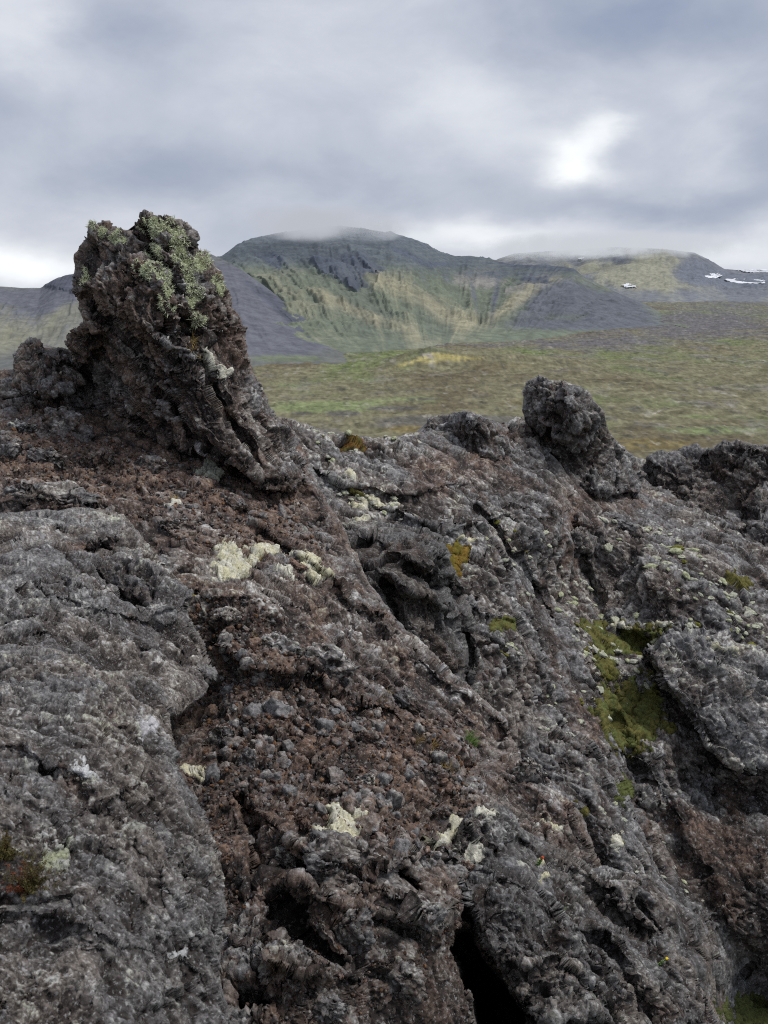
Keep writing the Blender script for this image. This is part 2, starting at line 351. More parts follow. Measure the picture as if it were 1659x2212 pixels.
# near slope -----------------------------------------------------------------------
sheet('slope_near', 'rubble_slope',
  [(-70,790),(30,800),(150,795),(300,850),(450,870),(600,930),(655,975),(668,1015),(700,1075),(735,1130),(765,1190),(800,1262),(850,1335),(900,1388),(960,1440),(1040,1505),(1098,1560),(1118,1640),(1200,1700),(1250,1760),(1290,1850),(1340,1930),(1420,2010),(1470,2080),(1530,2160),(1590,2290),(-70,2290)],
  [(-50,800,10.5),(0,1000,7.6),(300,900,9.2),(300,1000,8),(600,950,9.4),(650,1100,8.3),(300,1150,6.6),(700,1200,7.4),(500,1300,5.6),(850,1350,6.9),(600,1500,4.9),(900,1550,5.7),(1100,1600,6.3),(450,1700,3.9),(700,1700,4.1),(1000,1750,4.8),
   (1250,1800,5.5),(500,1900,3.15),(700,1900,3.2),(900,1900,3.6),(600,2200,2.5),(900,2212,3.0),(1100,2100,3.7),(1400,2050,4.8),(1540,2250,4.5),(1250,2212,3.8),(0,1500,5),(0,2200,3),(400,1500,5.2),(200,1800,4)],
  .34, M_mid, step=2.0, amp=0.72, el=.66, off=21.1, R=18, back=1.0, b0=.42, l0=.08, kind='structure',
  lips=[([(470,1290),(560,1300),(700,1310),(800,1330)],36,.14),([(480,1400),(560,1440),(650,1452),(730,1470),(775,1500)],60,.22),([(610,1800),(650,1825),(720,1850),(800,1868),(860,1858)],50,.18),([(650,1920),(720,1955),(790,1965)],30,.16),
        ([(560,1130),(620,1170),(690,1230),(760,1300)],20,.22),([(60,1085),(160,1075),(270,1110)],30,.14),([(600,1040),(560,1030),(500,1000)],20,.15),([(590,2070),(650,2100),(700,2100)],30,.16),([(880,1960),(930,1985),(980,1960)],34,.22),([(350,1130),(420,1160),(500,1190)],18,.12)],
  clefts=[([(520,1730),(545,1800),(560,1880)],12,.2),([(420,1100),(470,1060),(520,1010)],10,.1),([(690,1240),(760,1330),(830,1390)],12,.1),([(740,1480),(860,1500),(900,1560)],20,.12),([(600,1930),(640,2010),(720,2060)],18,.16),([(500,2130),(600,2160)],16,.12),([(540,990),(600,1050)],14,.25),([(860,1890),(900,1920)],12,.3),([(1080,1590),(1010,1680),(980,1740)],20,.2),([(720,1960),(830,1990),(880,2010)],16,.25)],
  bumps=[([(830,1360),(900,1410),(970,1460),(1040,1520),(1095,1570)],22,.20),([(690,1100),(740,1200),(790,1280),(840,1340)],16,.08),([(1110,1650),(1180,1720),(1230,1770)],36,.2),([(560,1330),(660,1340),(740,1370)],36,.16),([(650,960),(680,1050),(720,1130)],16,.2)],
  holes=[([(975,2010),(1005,1995),(1040,2055),(1075,2110),(1130,2190),(1170,2290),(1060,2290),(1020,2170),(985,2090),(965,2050)],1.8,22),([(500,2150),(560,2140),(600,2175),(560,2200),(500,2195)],.6,14)],
  brown=[(300,1000,350,80,.5),(550,1130,120,60,.5,25),(700,1650,260,110,.35),(570,1450,110,110,.4),(900,1600,120,70,.3),(470,1780,40,110,1.1),(530,1900,70,60,.8),(100,950,150,80,.3),(820,1740,140,50,.25)],
  lich=[(640,1340,160,50,.55),(920,1430,70,24,.75,38),(1030,1520,90,22,.75,42),(740,1230,30,90,.4,-25),(1180,1730,60,50,.5),(720,1840,110,22,.35),(660,1420,90,30,.3),(580,2050,40,40,.35),(930,1960,40,30,.5),(700,1080,30,80,.3),(560,1700,60,40,.2),(700,2110,200,60,.15),(1150,1960,200,100,.15)],
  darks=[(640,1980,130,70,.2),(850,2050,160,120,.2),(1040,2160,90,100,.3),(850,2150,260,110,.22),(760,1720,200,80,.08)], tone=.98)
sheet('butt', 'lava_buttress',
  [(975,1860),(985,1800),(1010,1750),(1050,1738),(1090,1752),(1120,1785),(1170,1812),(1230,1850),(1275,1880),(1310,1872),(1350,1885),(1385,1905),(1360,1925),(1375,1960),(1420,2010),(1465,2070),(1525,2150),(1585,2290),(1190,2290),(1150,2190),(1095,2120),(1065,2070),(1030,2020),(1000,1960)],
  [(985,1850,4.0),(1030,1760,4.3),(1150,1810,4.6),(1290,1880,4.9),(1380,1910,4.9),(1100,1950,3.7),(1250,2050,3.8),(1080,2080,3.5),(1200,2250,3.2),(1450,2100,4.3),(1560,2280,4.1),(1400,2200,3.8)],
  .27, M_mid, step=2.0, amp=0.84, off=25.9, R=20, back=.8, b0=.02, l0=.14, el=.62,
  lips=[([(1240,1880),(1300,1905),(1370,1925)],24,.16),([(1080,1880),(1150,1900),(1200,1960)],26,.10),([(1230,1990),(1300,2010),(1350,2070)],28,.10),([(1130,2070),(1210,2060),(1260,2110)],26,.10),([(1350,2140),(1430,2130),(1490,2190)],26,.09),([(1200,2200),(1290,2190),(1340,2240)],26,.1)],
  clefts=[([(1130,1830),(1220,1960),(1330,2080),(1400,2200)],15,.09),([(1330,1960),(1400,2060),(1480,2160)],15,.08),([(1290,1940),(1340,1990),(1400,2020)],16,.2)],
  lich=[(1070,1790,60,30,.6,30),(1330,1890,50,16,.6),(1240,1960,40,30,.3,40),(1400,2090,60,20,.3,45),(1060,1890,50,40,.3)], brown=[(1180,2030,60,40,.2),(1450,2180,60,30,.4,40)],
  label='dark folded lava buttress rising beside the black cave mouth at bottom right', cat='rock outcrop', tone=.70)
# left pinnacle ---------------------------------------------------------------------
sheet('pinn_l', 'lava_pinnacle',
  [(152,772),(146,742),(150,728),(168,708),(186,690),(184,660),(172,640),(160,622),(160,598),(168,590),(163,575),(164,550),(176,528),(187,515),(190,500),(205,488),(225,483),(245,492),(262,505),(274,496),(290,503),(297,500),(293,482),(302,474),(312,460),(328,462),(345,470),(362,464),(380,475),(400,488),(412,505),(416,512),(426,538),(446,560),(470,590),(490,626),(504,664),(524,706),(524,742),(540,788),(560,826),(576,876),(604,912),(640,950),(662,1000),(640,1062),(590,1056),(520,1010),(430,985),(330,960),(240,910),(180,850)],
  [(160,760,8.9),(165,600,8.8),(200,500,8.9),(270,510,8.7),(330,470,8.6),(430,540,8.7),(520,700,8.8),(560,830,8.9),(640,960,9.1),(260,640,8.3),(340,600,8.15),(400,700,8.05),(300,800,8.35),(250,880,8.85),(430,880,8.0),(560,1000,8.05),(640,1050,8.3),(420,970,8.0),(330,940,8.45),(190,840,9.2)],
  .42, M_mid, step=1.8, amp=0.78, off=29.3, R=16, back=1.1, b0=.34, l0=.06, el=.45, strata=.6,
  lips=[([(165,600),(210,630),(270,680),(330,720),(355,740)],26,.16),([(190,690),(250,740),(310,800)],24,.16),([(200,520),(260,560),(300,590)],22,.12),([(160,780),(200,800),(230,860)],24,.12),([(400,800),(480,870),(560,950)],24,.14)],
  clefts=[([(290,500),(330,540),(365,580),(375,620)],11,.35),([(300,590),(345,660),(360,720)],10,.25),([(395,690),(412,700),(420,720)],14,.35),([(230,740),(200,780),(190,800)],18,.3),([(180,640),(230,690),(300,760)],9,.22),([(360,860),(440,950),(480,1000)],12,.25),([(430,800),(500,900),(560,1010)],12,.25)],
  lich=[(330,560,60,50,.5,40),(390,640,18,60,.6,-20),(450,800,50,22,.6,35),(430,600,50,70,.25),(300,870,60,24,.3,40),(620,1000,40,60,.35),(250,760,50,30,.2),(500,900,70,60,.15)],
  brown=[(250,640,100,70,.35,40),(520,720,30,90,.35),(210,740,60,40,.35),(380,900,160,60,.15)], darks=[(215,790,30,40,.35),(590,1040,60,22,.5),(405,705,16,20,.5)],
  label='tall brown lava pinnacle at left hung with pale green beard lichen', cat='rock pinnacle', tone=1.)
sheet('crag_l', 'lava_crag',
  [(30,800),(34,770),(40,752),(60,737),(78,738),(92,752),(112,768),(122,752),(140,756),(162,772),(178,790),(184,830),(120,860),(60,850),(25,830)],
  [(30,790,9.3),(65,740,9.5),(110,760,9.4),(160,775,9.3),(60,830,8.9),(150,830,8.9)],
  .26, M_mid, step=1.8, amp=1.01, off=33.1, R=14, back=.6, b0=.4, l0=-.1, el=.5, tone=.8,
  clefts=[([(85,775),(100,790)],9,.15)], label='low jagged brown crag just left of the tall pinnacle', cat='rock outcrop')
# near left rock ---------------------------------------------------------------------
sheet('near_top', 'lava_outcrop',
  [(-70,1120),(20,1108),(110,1100),(200,1098),(262,1108),(285,1150),(335,1195),(375,1240),(412,1285),(405,1330),(440,1395),(462,1450),(440,1500),(380,1545),(300,1560),(200,1560),(-70,1560)],
  [(-50,1120,5.0),(260,1115,5.3),(400,1300,4.6),(0,1300,3.7),(440,1450,4.1),(0,1500,3.0),(250,1300,4.3),(200,1500,3.3),(380,1540,3.6)],
  .30, M_near, step=2.0, amp=.75, off=37.7, R=26, back=.8, b0=.04, l0=.20, el=.65, strata=.15, chunk=.8,
  lips=[([(60,1170),(150,1190),(240,1160)],26,.12),([(150,1300),(260,1330),(330,1320)],30,.1),([(0,1270),(90,1250),(170,1270)],26,.08)], clefts=[([(210,1250),(250,1290),(300,1300)],12,.12),([(170,1180),(230,1180)],12,.12)],
  lich=[(100,1290,140,50,.4),(330,1300,90,90,.2),(150,1130,110,20,.2)], brown=[(170,1180,70,18,.7)], tone=.88,
  label='broad grey lava outcrop with pale crust lichen, upper of the two at the left edge', cat='rock outcrop')
sheet('near_low', 'lava_outcrop',
  [(-70,1400),(60,1392),(120,1400),(180,1425),(215,1452),(290,1450),(340,1465),(362,1510),(372,1580),(378,1650),(405,1710),(440,1755),(462,1820),(482,1900),(486,1990),(470,2080),(490,2180),(495,2290),(-70,2290)],
  [(-50,1400,2.75),(200,1450,2.8),(350,1480,3.0),(370,1600,2.7),(430,1750,2.4),(0,1700,1.95),(200,1650,2.2),(480,1900,2.15),(0,2000,1.6),(300,1950,1.8),(480,2200,1.75),(0,2250,1.3),(250,2250,1.4)],
  .17, M_near, step=2.0, amp=.70, off=41.3, R=30, back=.6, b0=-.02, l0=.18, el=.7, strata=.12, chunk=.75,
  lips=[([(-60,1985),(60,1975),(120,1985),(200,2010)],40,.05),([(0,1620),(120,1640),(230,1700)],40,.035),([(290,1800),(340,1850),(370,1920)],30,.03),([(180,1750),(240,1720)],30,.04)],
  clefts=[([(-60,1960),(60,1965),(150,1950)],18,.04),([(290,1830),(320,1880),(350,1950)],12,.02),([(380,1860),(400,1960)],10,.05),([(0,1640),(100,1680),(200,1760)],30,.05)],
  lich=[(150,1530,150,60,.3),(190,1665,34,24,.9,45),(325,1570,24,22,.7),(130,1830,70,50,.5),(400,1900,50,70,.15),(60,2100,120,80,.15),(250,1790,60,50,.2)],
  brown=[(80,1680,130,50,.3,20),(40,1950,60,30,.3),(340,1880,60,60,.15)], tone=.8,
  label='close blurred grey lava outcrop filling the bottom left corner, lower of the two', cat='rock outcrop')

# ------------------------------------------------------------------ loose rocks
def ico(sub):
    me = bpy.data.meshes.new('t'); import bmesh; bm = bmesh.new(); bmesh.ops.create_icosphere(bm, subdivisions=sub, radius=1); bm.to_mesh(me); bm.free()
    n = len(me.vertices); a = np.empty(n*3, np.float32); me.vertices.foreach_get('co', a); f = np.array([list(p.vertices) for p in me.polygons]); bpy.data.meshes.remove(me)
    return a.reshape(-1, 3), f
ICO = {k: ico(k) for k in (1, 2, 3, 5)}
def rock_shape(sub, seed, rough=.5):
    a, f = ICO[sub]; a = a.copy(); r = np.random.RandomState(seed)
    o = r.rand(3)*50
    v = a*(1+.0*a)
    for _ in range(9):                                   # broken facets
        n = r.normal(size=3); n /= np.linalg.norm(n); d = .45+.4*r.rand(); t = v@n; v = v-np.outer(np.maximum(t-d, 0), n)*.9
    v = v+v*(rough*.38*fbm(v*1.4+o, 4, .62))[:, None]
    d1, d2, _ = worley(v*2.2+o); v = v*(1+rough*.35*(np.sqrt(np.clip(d2-d1, 0, .5))-.4))[:, None]
    if sub >= 3: v = v*(1+rough*.22*fbm(v*6+o, 5, .75))[:, None]
    cav = rough*(fbm(a*5+o, 3))
    return v*np.array([1, .8+.2*r.rand(), .62+.25*r.rand()]), f, cav
def frame(n, rz):
    n = Vector([float(x) for x in n]); q = n.to_track_quat('Z', 'Y'); from mathutils import Quaternion
    return q @ Quaternion((0, 0, 1), rz)
STONE_COL = {'brown': (.5, .0), 'rust': (.9, -.2), 'grey': (-.2, .25), 'dark': (.0, -.15)}
stone_protos = []
for i, k in enumerate(['brown', 'rust', 'grey', 'dark', 'brown', 'grey', 'brown', 'dark']):
    v, f, cav = rock_shape(3, 100+i, .75); b, l = STONE_COL[k]
    nn = v/np.linalg.norm(v, axis=1)[:, None]
    col = rock_colour(v*.05+i, nn, cav+.2, .12, np.full(len(v), b), np.full(len(v), l), 1.1, i*3.)
    me_o = mesh_np('stone', v, f, M_mid, attrs={'Col': col}); me_o['k'] = k; C.objects.unlink(me_o); stone_protos.append((me_o, k))
def inpoly(key, poly):
    s = SHEETS[key]; d, _, _ = polydist(s.U, s.V, poly); return np.where(d > 0)[0]
scree = [([(440,1520),(700,1500),(960,1600),(1000,1690),(960,1760),(860,1800),(700,1790),(580,1740),(460,1680)], 9, 30, 190),
         ([(440,1330),(520,1330),(600,1470),(640,1530),(470,1520)], 8, 22, 45),
         ([(600,1790),(900,1790),(960,1830),(950,1900),(870,1850),(700,1830)], 10, 30, 30),
         ([(360,1040),(640,1090),(700,1200),(520,1160),(380,1110)], 6, 20, 45)]
stone_names = {'brown': 'brown', 'rust': 'rusty', 'grey': 'grey', 'dark': 'dark'}
stones = []
for poly, a, b, n in scree:
    ids = inpoly('slope_near', poly); s = SHEETS['slope_near']
    for k in RS.choice(ids, n, replace=False):
        px = a+(b-a)*RS.rand()**2.4; stones.append((s.P[k], s.N[k], px*s.Y[k]/F, s.U[k], s.V[k]))
for p, n, r, u, v in stones[:298]:
    src, k = stone_protos[RS.randint(8)]
    o = src.copy(); C.objects.link(o); o.name = 'scree_stone'; del o['k']
    o.location = Vector((p+n*r*.25).tolist()); o.rotation_mode = 'QUATERNION'; o.rotation_quaternion = frame(n+RS.normal(size=3)*.35, RS.rand()*6.28); o.scale = [r*(.85+.4*RS.rand()) for _ in range(3)]
    tag(o, 'small loose angular clinker stone lying in the brown scree slope', 'stone', 'loose stones of the brown scree')
# fine rubble: too many to count
vs, fs, cs = [], [], []; base = 0
small = [rock_shape(2, 300+i, .8) for i in range(8)]
s = SHEETS['slope_near']
reg = [([(430,1480),(700,1480),(980,1560),(1040,1700),(1000,1780),(860,1810),(700,1790),(560,1740),(440,1690)], 2600, 3, 9), ([(430,1290),(560,1300),(700,1480),(460,1520)], 700, 3, 8),
       ([(0,930),(300,960),(640,1080),(720,1200),(600,1180),(400,1180),(300,1080),(0,1060)], 1700, 2, 7), ([(520,1900),(1000,1900),(1000,2000),(900,2212),(500,2212)], 500, 3, 8), ([(380,1640),(480,1720),(530,1980),(490,1990),(440,1760)], 300, 3, 8)]
for poly, n, a, b in reg:
    ids = inpoly('slope_near', poly)
    for k in RS.choice(ids, min(n, len(ids)), replace=False):
        v, f, cav = small[RS.randint(8)]; r = (a+(b-a)*RS.rand()**2)*s.Y[k]/F
        q = frame(s.N[k]+RS.normal(size=3)*.4, RS.rand()*6.28).to_matrix(); R = np.array(q)
        vs.append((v*r)@R.T+s.P[k]+s.N[k]*r*.3); fs.append(f+base); base += len(v)
        t = RS.rand(); c = np.array([[.075,.045,.034],[.11,.058,.03],[.085,.08,.08],[.13,.105,.08],[.04,.035,.034]][RS.choice(5, p=[.36,.16,.24,.1,.14])])*(.7+.6*RS.rand())
        cs.append(np.clip(c[None]*(1+1.2*cav[:, None]), .01, .4))
tag(mesh_np('rubble', np.concatenate(vs), np.concatenate(fs), M_mid, attrs={'Col': np.concatenate(cs)}), 'fine brown clinker rubble scattered over the near slope', 'rubble', kind='stuff')

def boulder(key, u, v, ru, rv, label, b, l, seed, ang=0., sink=-.12, tone=1., rough=.7, name='boulder', mat=None):
    p, n, Y = at(key, u, v); r = 1.12*ru*Y/F; k = rv/ru
    vv, f, cav = rock_shape(5, seed, rough)
    vv = vv*np.array([1, .8, 1]); vv[:, 2] *= k/.75
    a = math.radians(-ang); R = np.array([[math.cos(a), 0, -math.sin(a)], [0, 1, 0], [math.sin(a), 0, math.cos(a)]]); vv = vv@R.T*r
    L = r*.8; me_f = np.concatenate([f, f[:, :1]], 1)
    w_, cv = lava_displace((vv+p).astype(np.float32), f, L, .85, 1., .6, .9, 0., seed); vv = w_-p
    N = normals(vv, f)
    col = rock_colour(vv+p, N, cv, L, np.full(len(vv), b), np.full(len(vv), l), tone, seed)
    o = mesh_np(name, vv, f, mat or M_mid, attrs={'Col': col})
    away = np.array([p[0], p[1], p[2]]); away = away/np.linalg.norm(away)
    o.location = Vector((p+away*r*sink).tolist()); tag(o, label, 'boulder'); return o
B = boulder
B('slope_near', 55, 850, 50, 50, 'rounded brown boulder with grey top at the left edge below the low crag', .1, .45, 1)
B('slope_near', 172, 868, 42, 30, 'long grey topped boulder leaning right, between two larger brown boulders', .0, .6, 2, 35)
B('slope_near', 262, 880, 52, 50, 'dark bulky boulder at the foot of the tall pinnacle', .0, .4, 3, 30, tone=1.)
B('slope_near', 150, 930, 62, 50, 'large rust brown boulder with grey crest in the left rubble', .3, .4, 4, 30)
B('slope_near', 48, 925, 30, 26, 'small pale grey knobbly boulder at left in the brown rubble', -.1, .8, 5, tone=1.2)
B('slope_near', 120, 1062, 85, 22, 'flat overhanging dark rock ledge on the brown rubble above the grey outcrop', .0, .35, 6, 5)
B('slope_near', 385, 1135, 38, 24, 'dark brown humped boulder in the middle of the brown rubble', .25, .4, 7, 20)
B('slope_near', 510, 1090, 36, 16, 'slanted brown slab in rubble below the pinnacle foot', .4, .1, 8, 30)
B('slope_near', 615, 1088, 16, 9, 'small tan flake stone lying on the brown rubble', 1.3, -.3, 9, tone=1.5, name='stone')
B('slope_near', 636, 1226, 28, 13, 'flat rusty orange stone below the pale moss mats', 1.2, -.3, 10, tone=1.3, name='stone')
B('slope_near', 420, 1330, 18, 14, 'rust brown stone under the small yellow flower', 1.1, -.3, 11, tone=1.1, name='stone')
B('slope_near', 655, 1660, 34, 30, 'grey lichen spotted boulder at the right of the scree', .0, .35, 12)
B('slope_near', 535, 1640, 30, 38, 'pinkish grey upright boulder in the scree', .1, .35, 13)
B('slope_near', 655, 1775, 26, 24, 'red brown knobbly clinker boulder left of the round moss mat', .9, -.3, 14, rough=1.)
B('slope_near', 720, 1845, 90, 34, 'dark lipped lava boulder carrying the round moss mat', .05, .3, 15, 14, tone=.9)
B('slope_near', 720, 1905, 66, 24, 'banded dark grey boulder under the lipped boulder', .15, .15, 16, 6, tone=.85)
B('slope_near', 878, 1895, 34, 40, 'grey conical boulder left of the dark buttress', .05, .3, 17)
B('slope_near', 955, 1775, 30, 26, 'brown block in the scree right of the round moss mat', .45, -.1, 18)
B('slope_near', 1002, 1885, 22, 22, 'red brown stone wedged above the cave mouth', .7, -.1, 19)
B('slope_near', 935, 1975, 50, 42, 'grey block with two white lichen caps hanging over the cave mouth', .0, .5, 20)
B('slope_near', 640, 2060, 54, 44, 'dark grey boulder with pale fins near the bottom of the photo', .05, .35, 21, 20, tone=.9)
B('slope_near', 625, 1850, 34, 46, 'bluish grey upright boulder left of the dark hollow', .0, .45, 22, 10)
B('slope_near', 575, 1895, 20, 22, 'tan ring shaped stone with a round hole', 1.3, -.4, 23, tone=1.45, name='stone')
B('slope_near', 540, 2120, 34, 50, 'grey rounded boulder at the bottom beside the close outcrop', .05, .5, 24, 15)
B('slope_near', 860, 2120, 66, 50, 'low grey boulder left of the black cave', .1, .3, 25, 10, tone=.85)
B('slope_near', 930, 1680, 34, 30, 'brown rounded boulder with a pale lichen cap near the grass tufts', .5, .15, 26)
B('slope_near', 700, 1420, 66, 34, 'smooth topped grey lava hump above the scree', .1, .5, 27, 20)
B('slope_near', 590, 1400, 50, 26, 'pale crusted lava hump left of the smooth grey one', .05, .6, 28, 10)
B('slope_near', 1150, 1680, 44, 50, 'grey pitted boulder on the edge above the dark buttress', .0, .4, 29, 30)
B('slope_near', 95, 1000, 40, 30, 'grey brown block on the left rubble just above the flat dark ledge', .1, .4, 41, 20)
B('slope_near', 215, 1000, 44, 30, 'low rusty boulder in the middle of the left rubble', .5, .1, 42, 15)
B('slope_near', 20, 985, 34, 26, 'dark block cut by the left edge of the photo in the brown rubble', .1, .2, 43, 10)
B('slope_near', 330, 1010, 34, 22, 'small brown boulder under the overhang of the tall pinnacle', .3, .2, 44, 20)
B('slope_near', 480, 1330, 40, 26, 'knobbly dark boulder right of the small yellow flower', .2, .35, 45, 20)
B('slope_near', 800, 1600, 34, 26, 'brown rounded boulder at the top edge of the scree', .45, .1, 46, 20)
B('slope_near', 480, 1600, 30, 26, 'dark grey boulder at the left edge of the scree', .1, .3, 47, 10)
B('slope_near', 790, 1690, 26, 22, 'pale grey block in the middle of the scree', .0, .5, 48, 25)
B('slope_near', 1010, 1560, 44, 30, 'brown hump below the diagonal ridge crest', .4, .1, 49, 35)
B('slope_near', 870, 1520, 50, 34, 'dark overhanging block under the diagonal ridge', .2, .1, 50, 30, tone=.8)
B('slope_near', 760, 2010, 56, 44, 'large dark knobbly boulder left of the cave', .1, .3, 51, 15, tone=.85)
B('slope_near', 700, 2160, 60, 46, 'grey boulder cut by the bottom edge of the photo', .05, .35, 52, 20, tone=.9)
B('slope_far', 1240, 1170, 34, 44, 'knobbly dark boulder overhanging the far gully', .05, .2, 30, mat=M_far, tone=.85)
B('slope_far', 1290, 1040, 60, 36, 'rounded dark lava hump below the smaller pinnacle', .05, .25, 31, 10, mat=M_far, tone=.85)
B('slope_far', 1345, 1130, 50, 34, 'lava hump with pale moss tufts on the right of the far gully', .0, .35, 32, 20, mat=M_far)
B('slope_far', 1350, 1455, 22, 14, 'small grey rock surrounded by olive moss', .0, .5, 33, mat=M_far)
B('slope_far', 1400, 1750, 50, 80, 'long grey lava buttress below the moss gully', .0, .3, 34, 20, mat=M_far, tone=.8)

# ------------------------------------------------------------------ moss, lichen, plants
YM = (.47, .45, .32); WM = (.50, .49, .42); OM = (.105, .098, .032); GM = (.090, .105, .036); OR = (.17, .11, .025)
def mat_patch(key, name, bl, col, thick, label, cat, group=None, mat=None, thr=.28, col2=None, lump=1.):
    """a moss or lichen mat hugging the rock sheet 'key'"""
    s = SHEETS[key]; u0 = min(b[0]-b[2]*2 for b in bl); u1 = max(b[0]+b[2]*2 for b in bl); v0 = min(b[1]-max(b[2], b[3])*2 for b in bl); v1 = max(b[1]+max(b[2], b[3])*2 for b in bl)
    m = (s.U > u0) & (s.U < u1) & (s.V > v0) & (s.V < v1); ids = np.where(m)[0]
    p = s.P[ids]; mpx = s.Y[ids]/F
    sc = float(mpx.mean())
    n1 = fbm(p/(sc*34)+5, 4, .6); n2 = fbm(p/(sc*34)+65, 3, .6)
    w = blobs(s.U[ids], s.V[ids], bl, (n1*1.7, n2*1.7))+.42*n1+.25*fbm(p/(sc*9)+3, 4, .65)-.10*np.clip(-s.cav[ids], 0, 1)
    hgt = np.clip(w-thr, -.12, 1)
    d1, d2, _ = worley(p/(sc*10)+7); lumps = (1-d1)*.45+.3*fbm(p/(sc*4), 3, .7)
    h = np.where(hgt > 0, np.minimum(hgt*3.2, 1)**.6*(.65+lumps*lump), hgt*8)*thick*sc
    up = np.array([0, 0, 1.]); N = s.N[ids]*.6+up*.5
    q = p+N*h[:, None]
    loc = np.full(len(s.P), -1); loc[ids] = np.arange(len(ids)); Fc = loc[s.F]; Fc = Fc[(Fc >= 0).all(1)]
    Fc = Fc[(hgt[Fc] > -.03).any(1)]
    if len(Fc) < 4: return None
    lab = np.arange(len(ids))
    for _ in range(400):                                 # keep the biggest connected piece only
        m4 = lab[Fc].min(1); new = lab.copy(); np.minimum.at(new, Fc.ravel(), np.repeat(m4, 4)); new = new[new]
        if (new == lab).all(): break
        lab = new
    fl_ = lab[Fc[:, 0]]; Fc = Fc[fl_ == np.bincount(fl_).argmax()]
    us, inv = np.unique(Fc, return_inverse=True); Fc = inv.reshape(-1, 4); q = q[us]
    c = np.array(col)[None]*np.ones((len(us), 1))
    if col2 is not None: c = c+(np.array(col2)-c)*sm(-.2, .35, fbm(q/(sc*26)+11, 3))[:, None]
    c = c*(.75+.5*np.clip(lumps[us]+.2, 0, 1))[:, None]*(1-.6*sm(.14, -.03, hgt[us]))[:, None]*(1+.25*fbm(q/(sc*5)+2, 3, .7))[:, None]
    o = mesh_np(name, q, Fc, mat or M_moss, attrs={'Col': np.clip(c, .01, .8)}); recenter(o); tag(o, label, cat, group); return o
G1 = 'pale woolly moss mats on the near slope'
MP = lambda *a, **k: mat_patch(*a, **k)
MP('slope_near', 'moss_mat', [(485,1190,26,14,1,20),(505,1222,34,20,1.1,0),(495,1240,26,12,.9)], YM, 8, 'largest pale woolly moss mat, leftmost of the cluster mid slope', 'moss', G1, col2=WM)
MP('slope_near', 'moss_mat', [(575,1190,34,9,1,4),(545,1205,16,9,.8)], YM, 7, 'narrow pale moss strip above the gap between the big mats', 'moss', G1, col2=WM)
MP('slope_near', 'moss_mat', [(668,1215,22,20,1.1),(700,1240,22,11,.9,15)], YM, 8, 'humped pale moss mat at the right end of the cluster', 'moss', G1, col2=WM)
MP('slope_near', 'moss_mat', [(620,1240,18,9,1,30)], WM, 7, 'small whitish moss pad between the two largest mats', 'moss', G1)
MP('slope_near', 'moss_mat', [(740,1768,34,22,1.2,-8),(765,1785,22,22,1,20)], YM, 9, 'rounded cream moss mat on the lipped boulder, biggest in the lower half', 'moss', G1, col2=WM)
MP('slope_near', 'moss_mat', [(960,1808,24,15,1.1,-25),(985,1790,18,12,.9)], YM, 7, 'greenish yellow moss mat left of the dark buttress', 'moss', G1, col2=WM)
MP('butt', 'moss_mat', [(1052,1756,22,10,1,10)], WM, 5, 'whitish moss cap on the topmost point of the dark buttress', 'moss', G1)
MP('butt', 'moss_mat', [(1030,1825,22,13,1,25)], WM, 5, 'whitish moss cap on the left shoulder of the dark buttress', 'moss', G1)
MP('slope_near', 'moss_mat', [(1190,1776,30,7,1.1,4)], WM, 6, 'flat pale moss strip above the buttress', 'moss', G1, col2=YM)
MP('butt', 'moss_mat', [(1165,1862,20,7,1.1,6)], YM, 6, 'little pale moss pad beside the red tipped plant', 'moss', G1)
MP('butt', 'moss_mat', [(1182,1888,12,5,1.1)], YM, 5, 'tiny yellow moss pad below the red tipped plant', 'moss', G1)
MP('slope_near', 'moss_mat', [(455,1022,26,14,1.2,-5)], (.28,.29,.24), 12, 'grey domed moss cushion below the tall pinnacle', 'moss', G1)
MP('slope_near', 'moss_mat', [(375,1085,14,6,1,0)], WM, 6, 'small white moss pad with dry grass in the upper brown rubble', 'moss', G1)
MP('slope_near', 'moss_mat', [(420,1650,20,12,1,0)], YM, 6, 'small pale moss tuft beside the close outcrop', 'moss', G1, col2=WM)
MP('pinn_l', 'moss_mat', [(448,785,28,9,1.1,40),(470,805,22,10,1,25),(432,765,12,8,.9)], WM, 6, 'whitish moss mat lying on the right shoulder of the tall pinnacle', 'moss', G1)
MP('near_low', 'lichen_patch', [(190,1662,24,13,1.2,45)], (.50,.51,.52), 5, 'bright white crust lichen patch on the close blurred outcrop', 'lichen')
MP('near_low', 'lichen_patch', [(325,1568,14,13,1.2,45)], (.42,.42,.44), 6, 'white lichen knob near the right edge of the close outcrop', 'lichen')
MP('near_low', 'moss_mat', [(120,1850,30,22,1.2),(148,1830,18,20,.8)], (.30,.32,.22), 12, 'grey green moss cushion beside the heather at bottom left', 'moss', col2=(.33,.33,.31))
MP('near_low', 'lichen_patch', [(400,2055,13,8,1.2)], (.42,.43,.44), 5, 'small white lichen spot low on the close outcrop', 'lichen')
G2 = 'olive moss carpets in the far gully'
MP('slope_far', 'moss_mat', [(1375,1525,56,60,1.2,-20),(1350,1590,40,30,1),(1310,1530,40,24,.9)], OM, 7, 'largest olive green moss carpet in the far gully', 'moss', G2, mat=M_mossf, col2=GM, thr=.34)
MP('slope_far', 'moss_mat', [(1380,1375,54,22,1.2,-8),(1345,1390,34,16,.9)], OM, 6, 'olive moss carpet left of the layered slab', 'moss', G2, mat=M_mossf, col2=GM)
MP('slope_far', 'moss_mat', [(1280,1362,32,16,1.1),(1300,1400,26,18,.9),(1315,1450,26,22,.9)], OM, 6, 'ragged olive moss carpet above the largest one', 'moss', G2, mat=M_mossf, col2=GM)
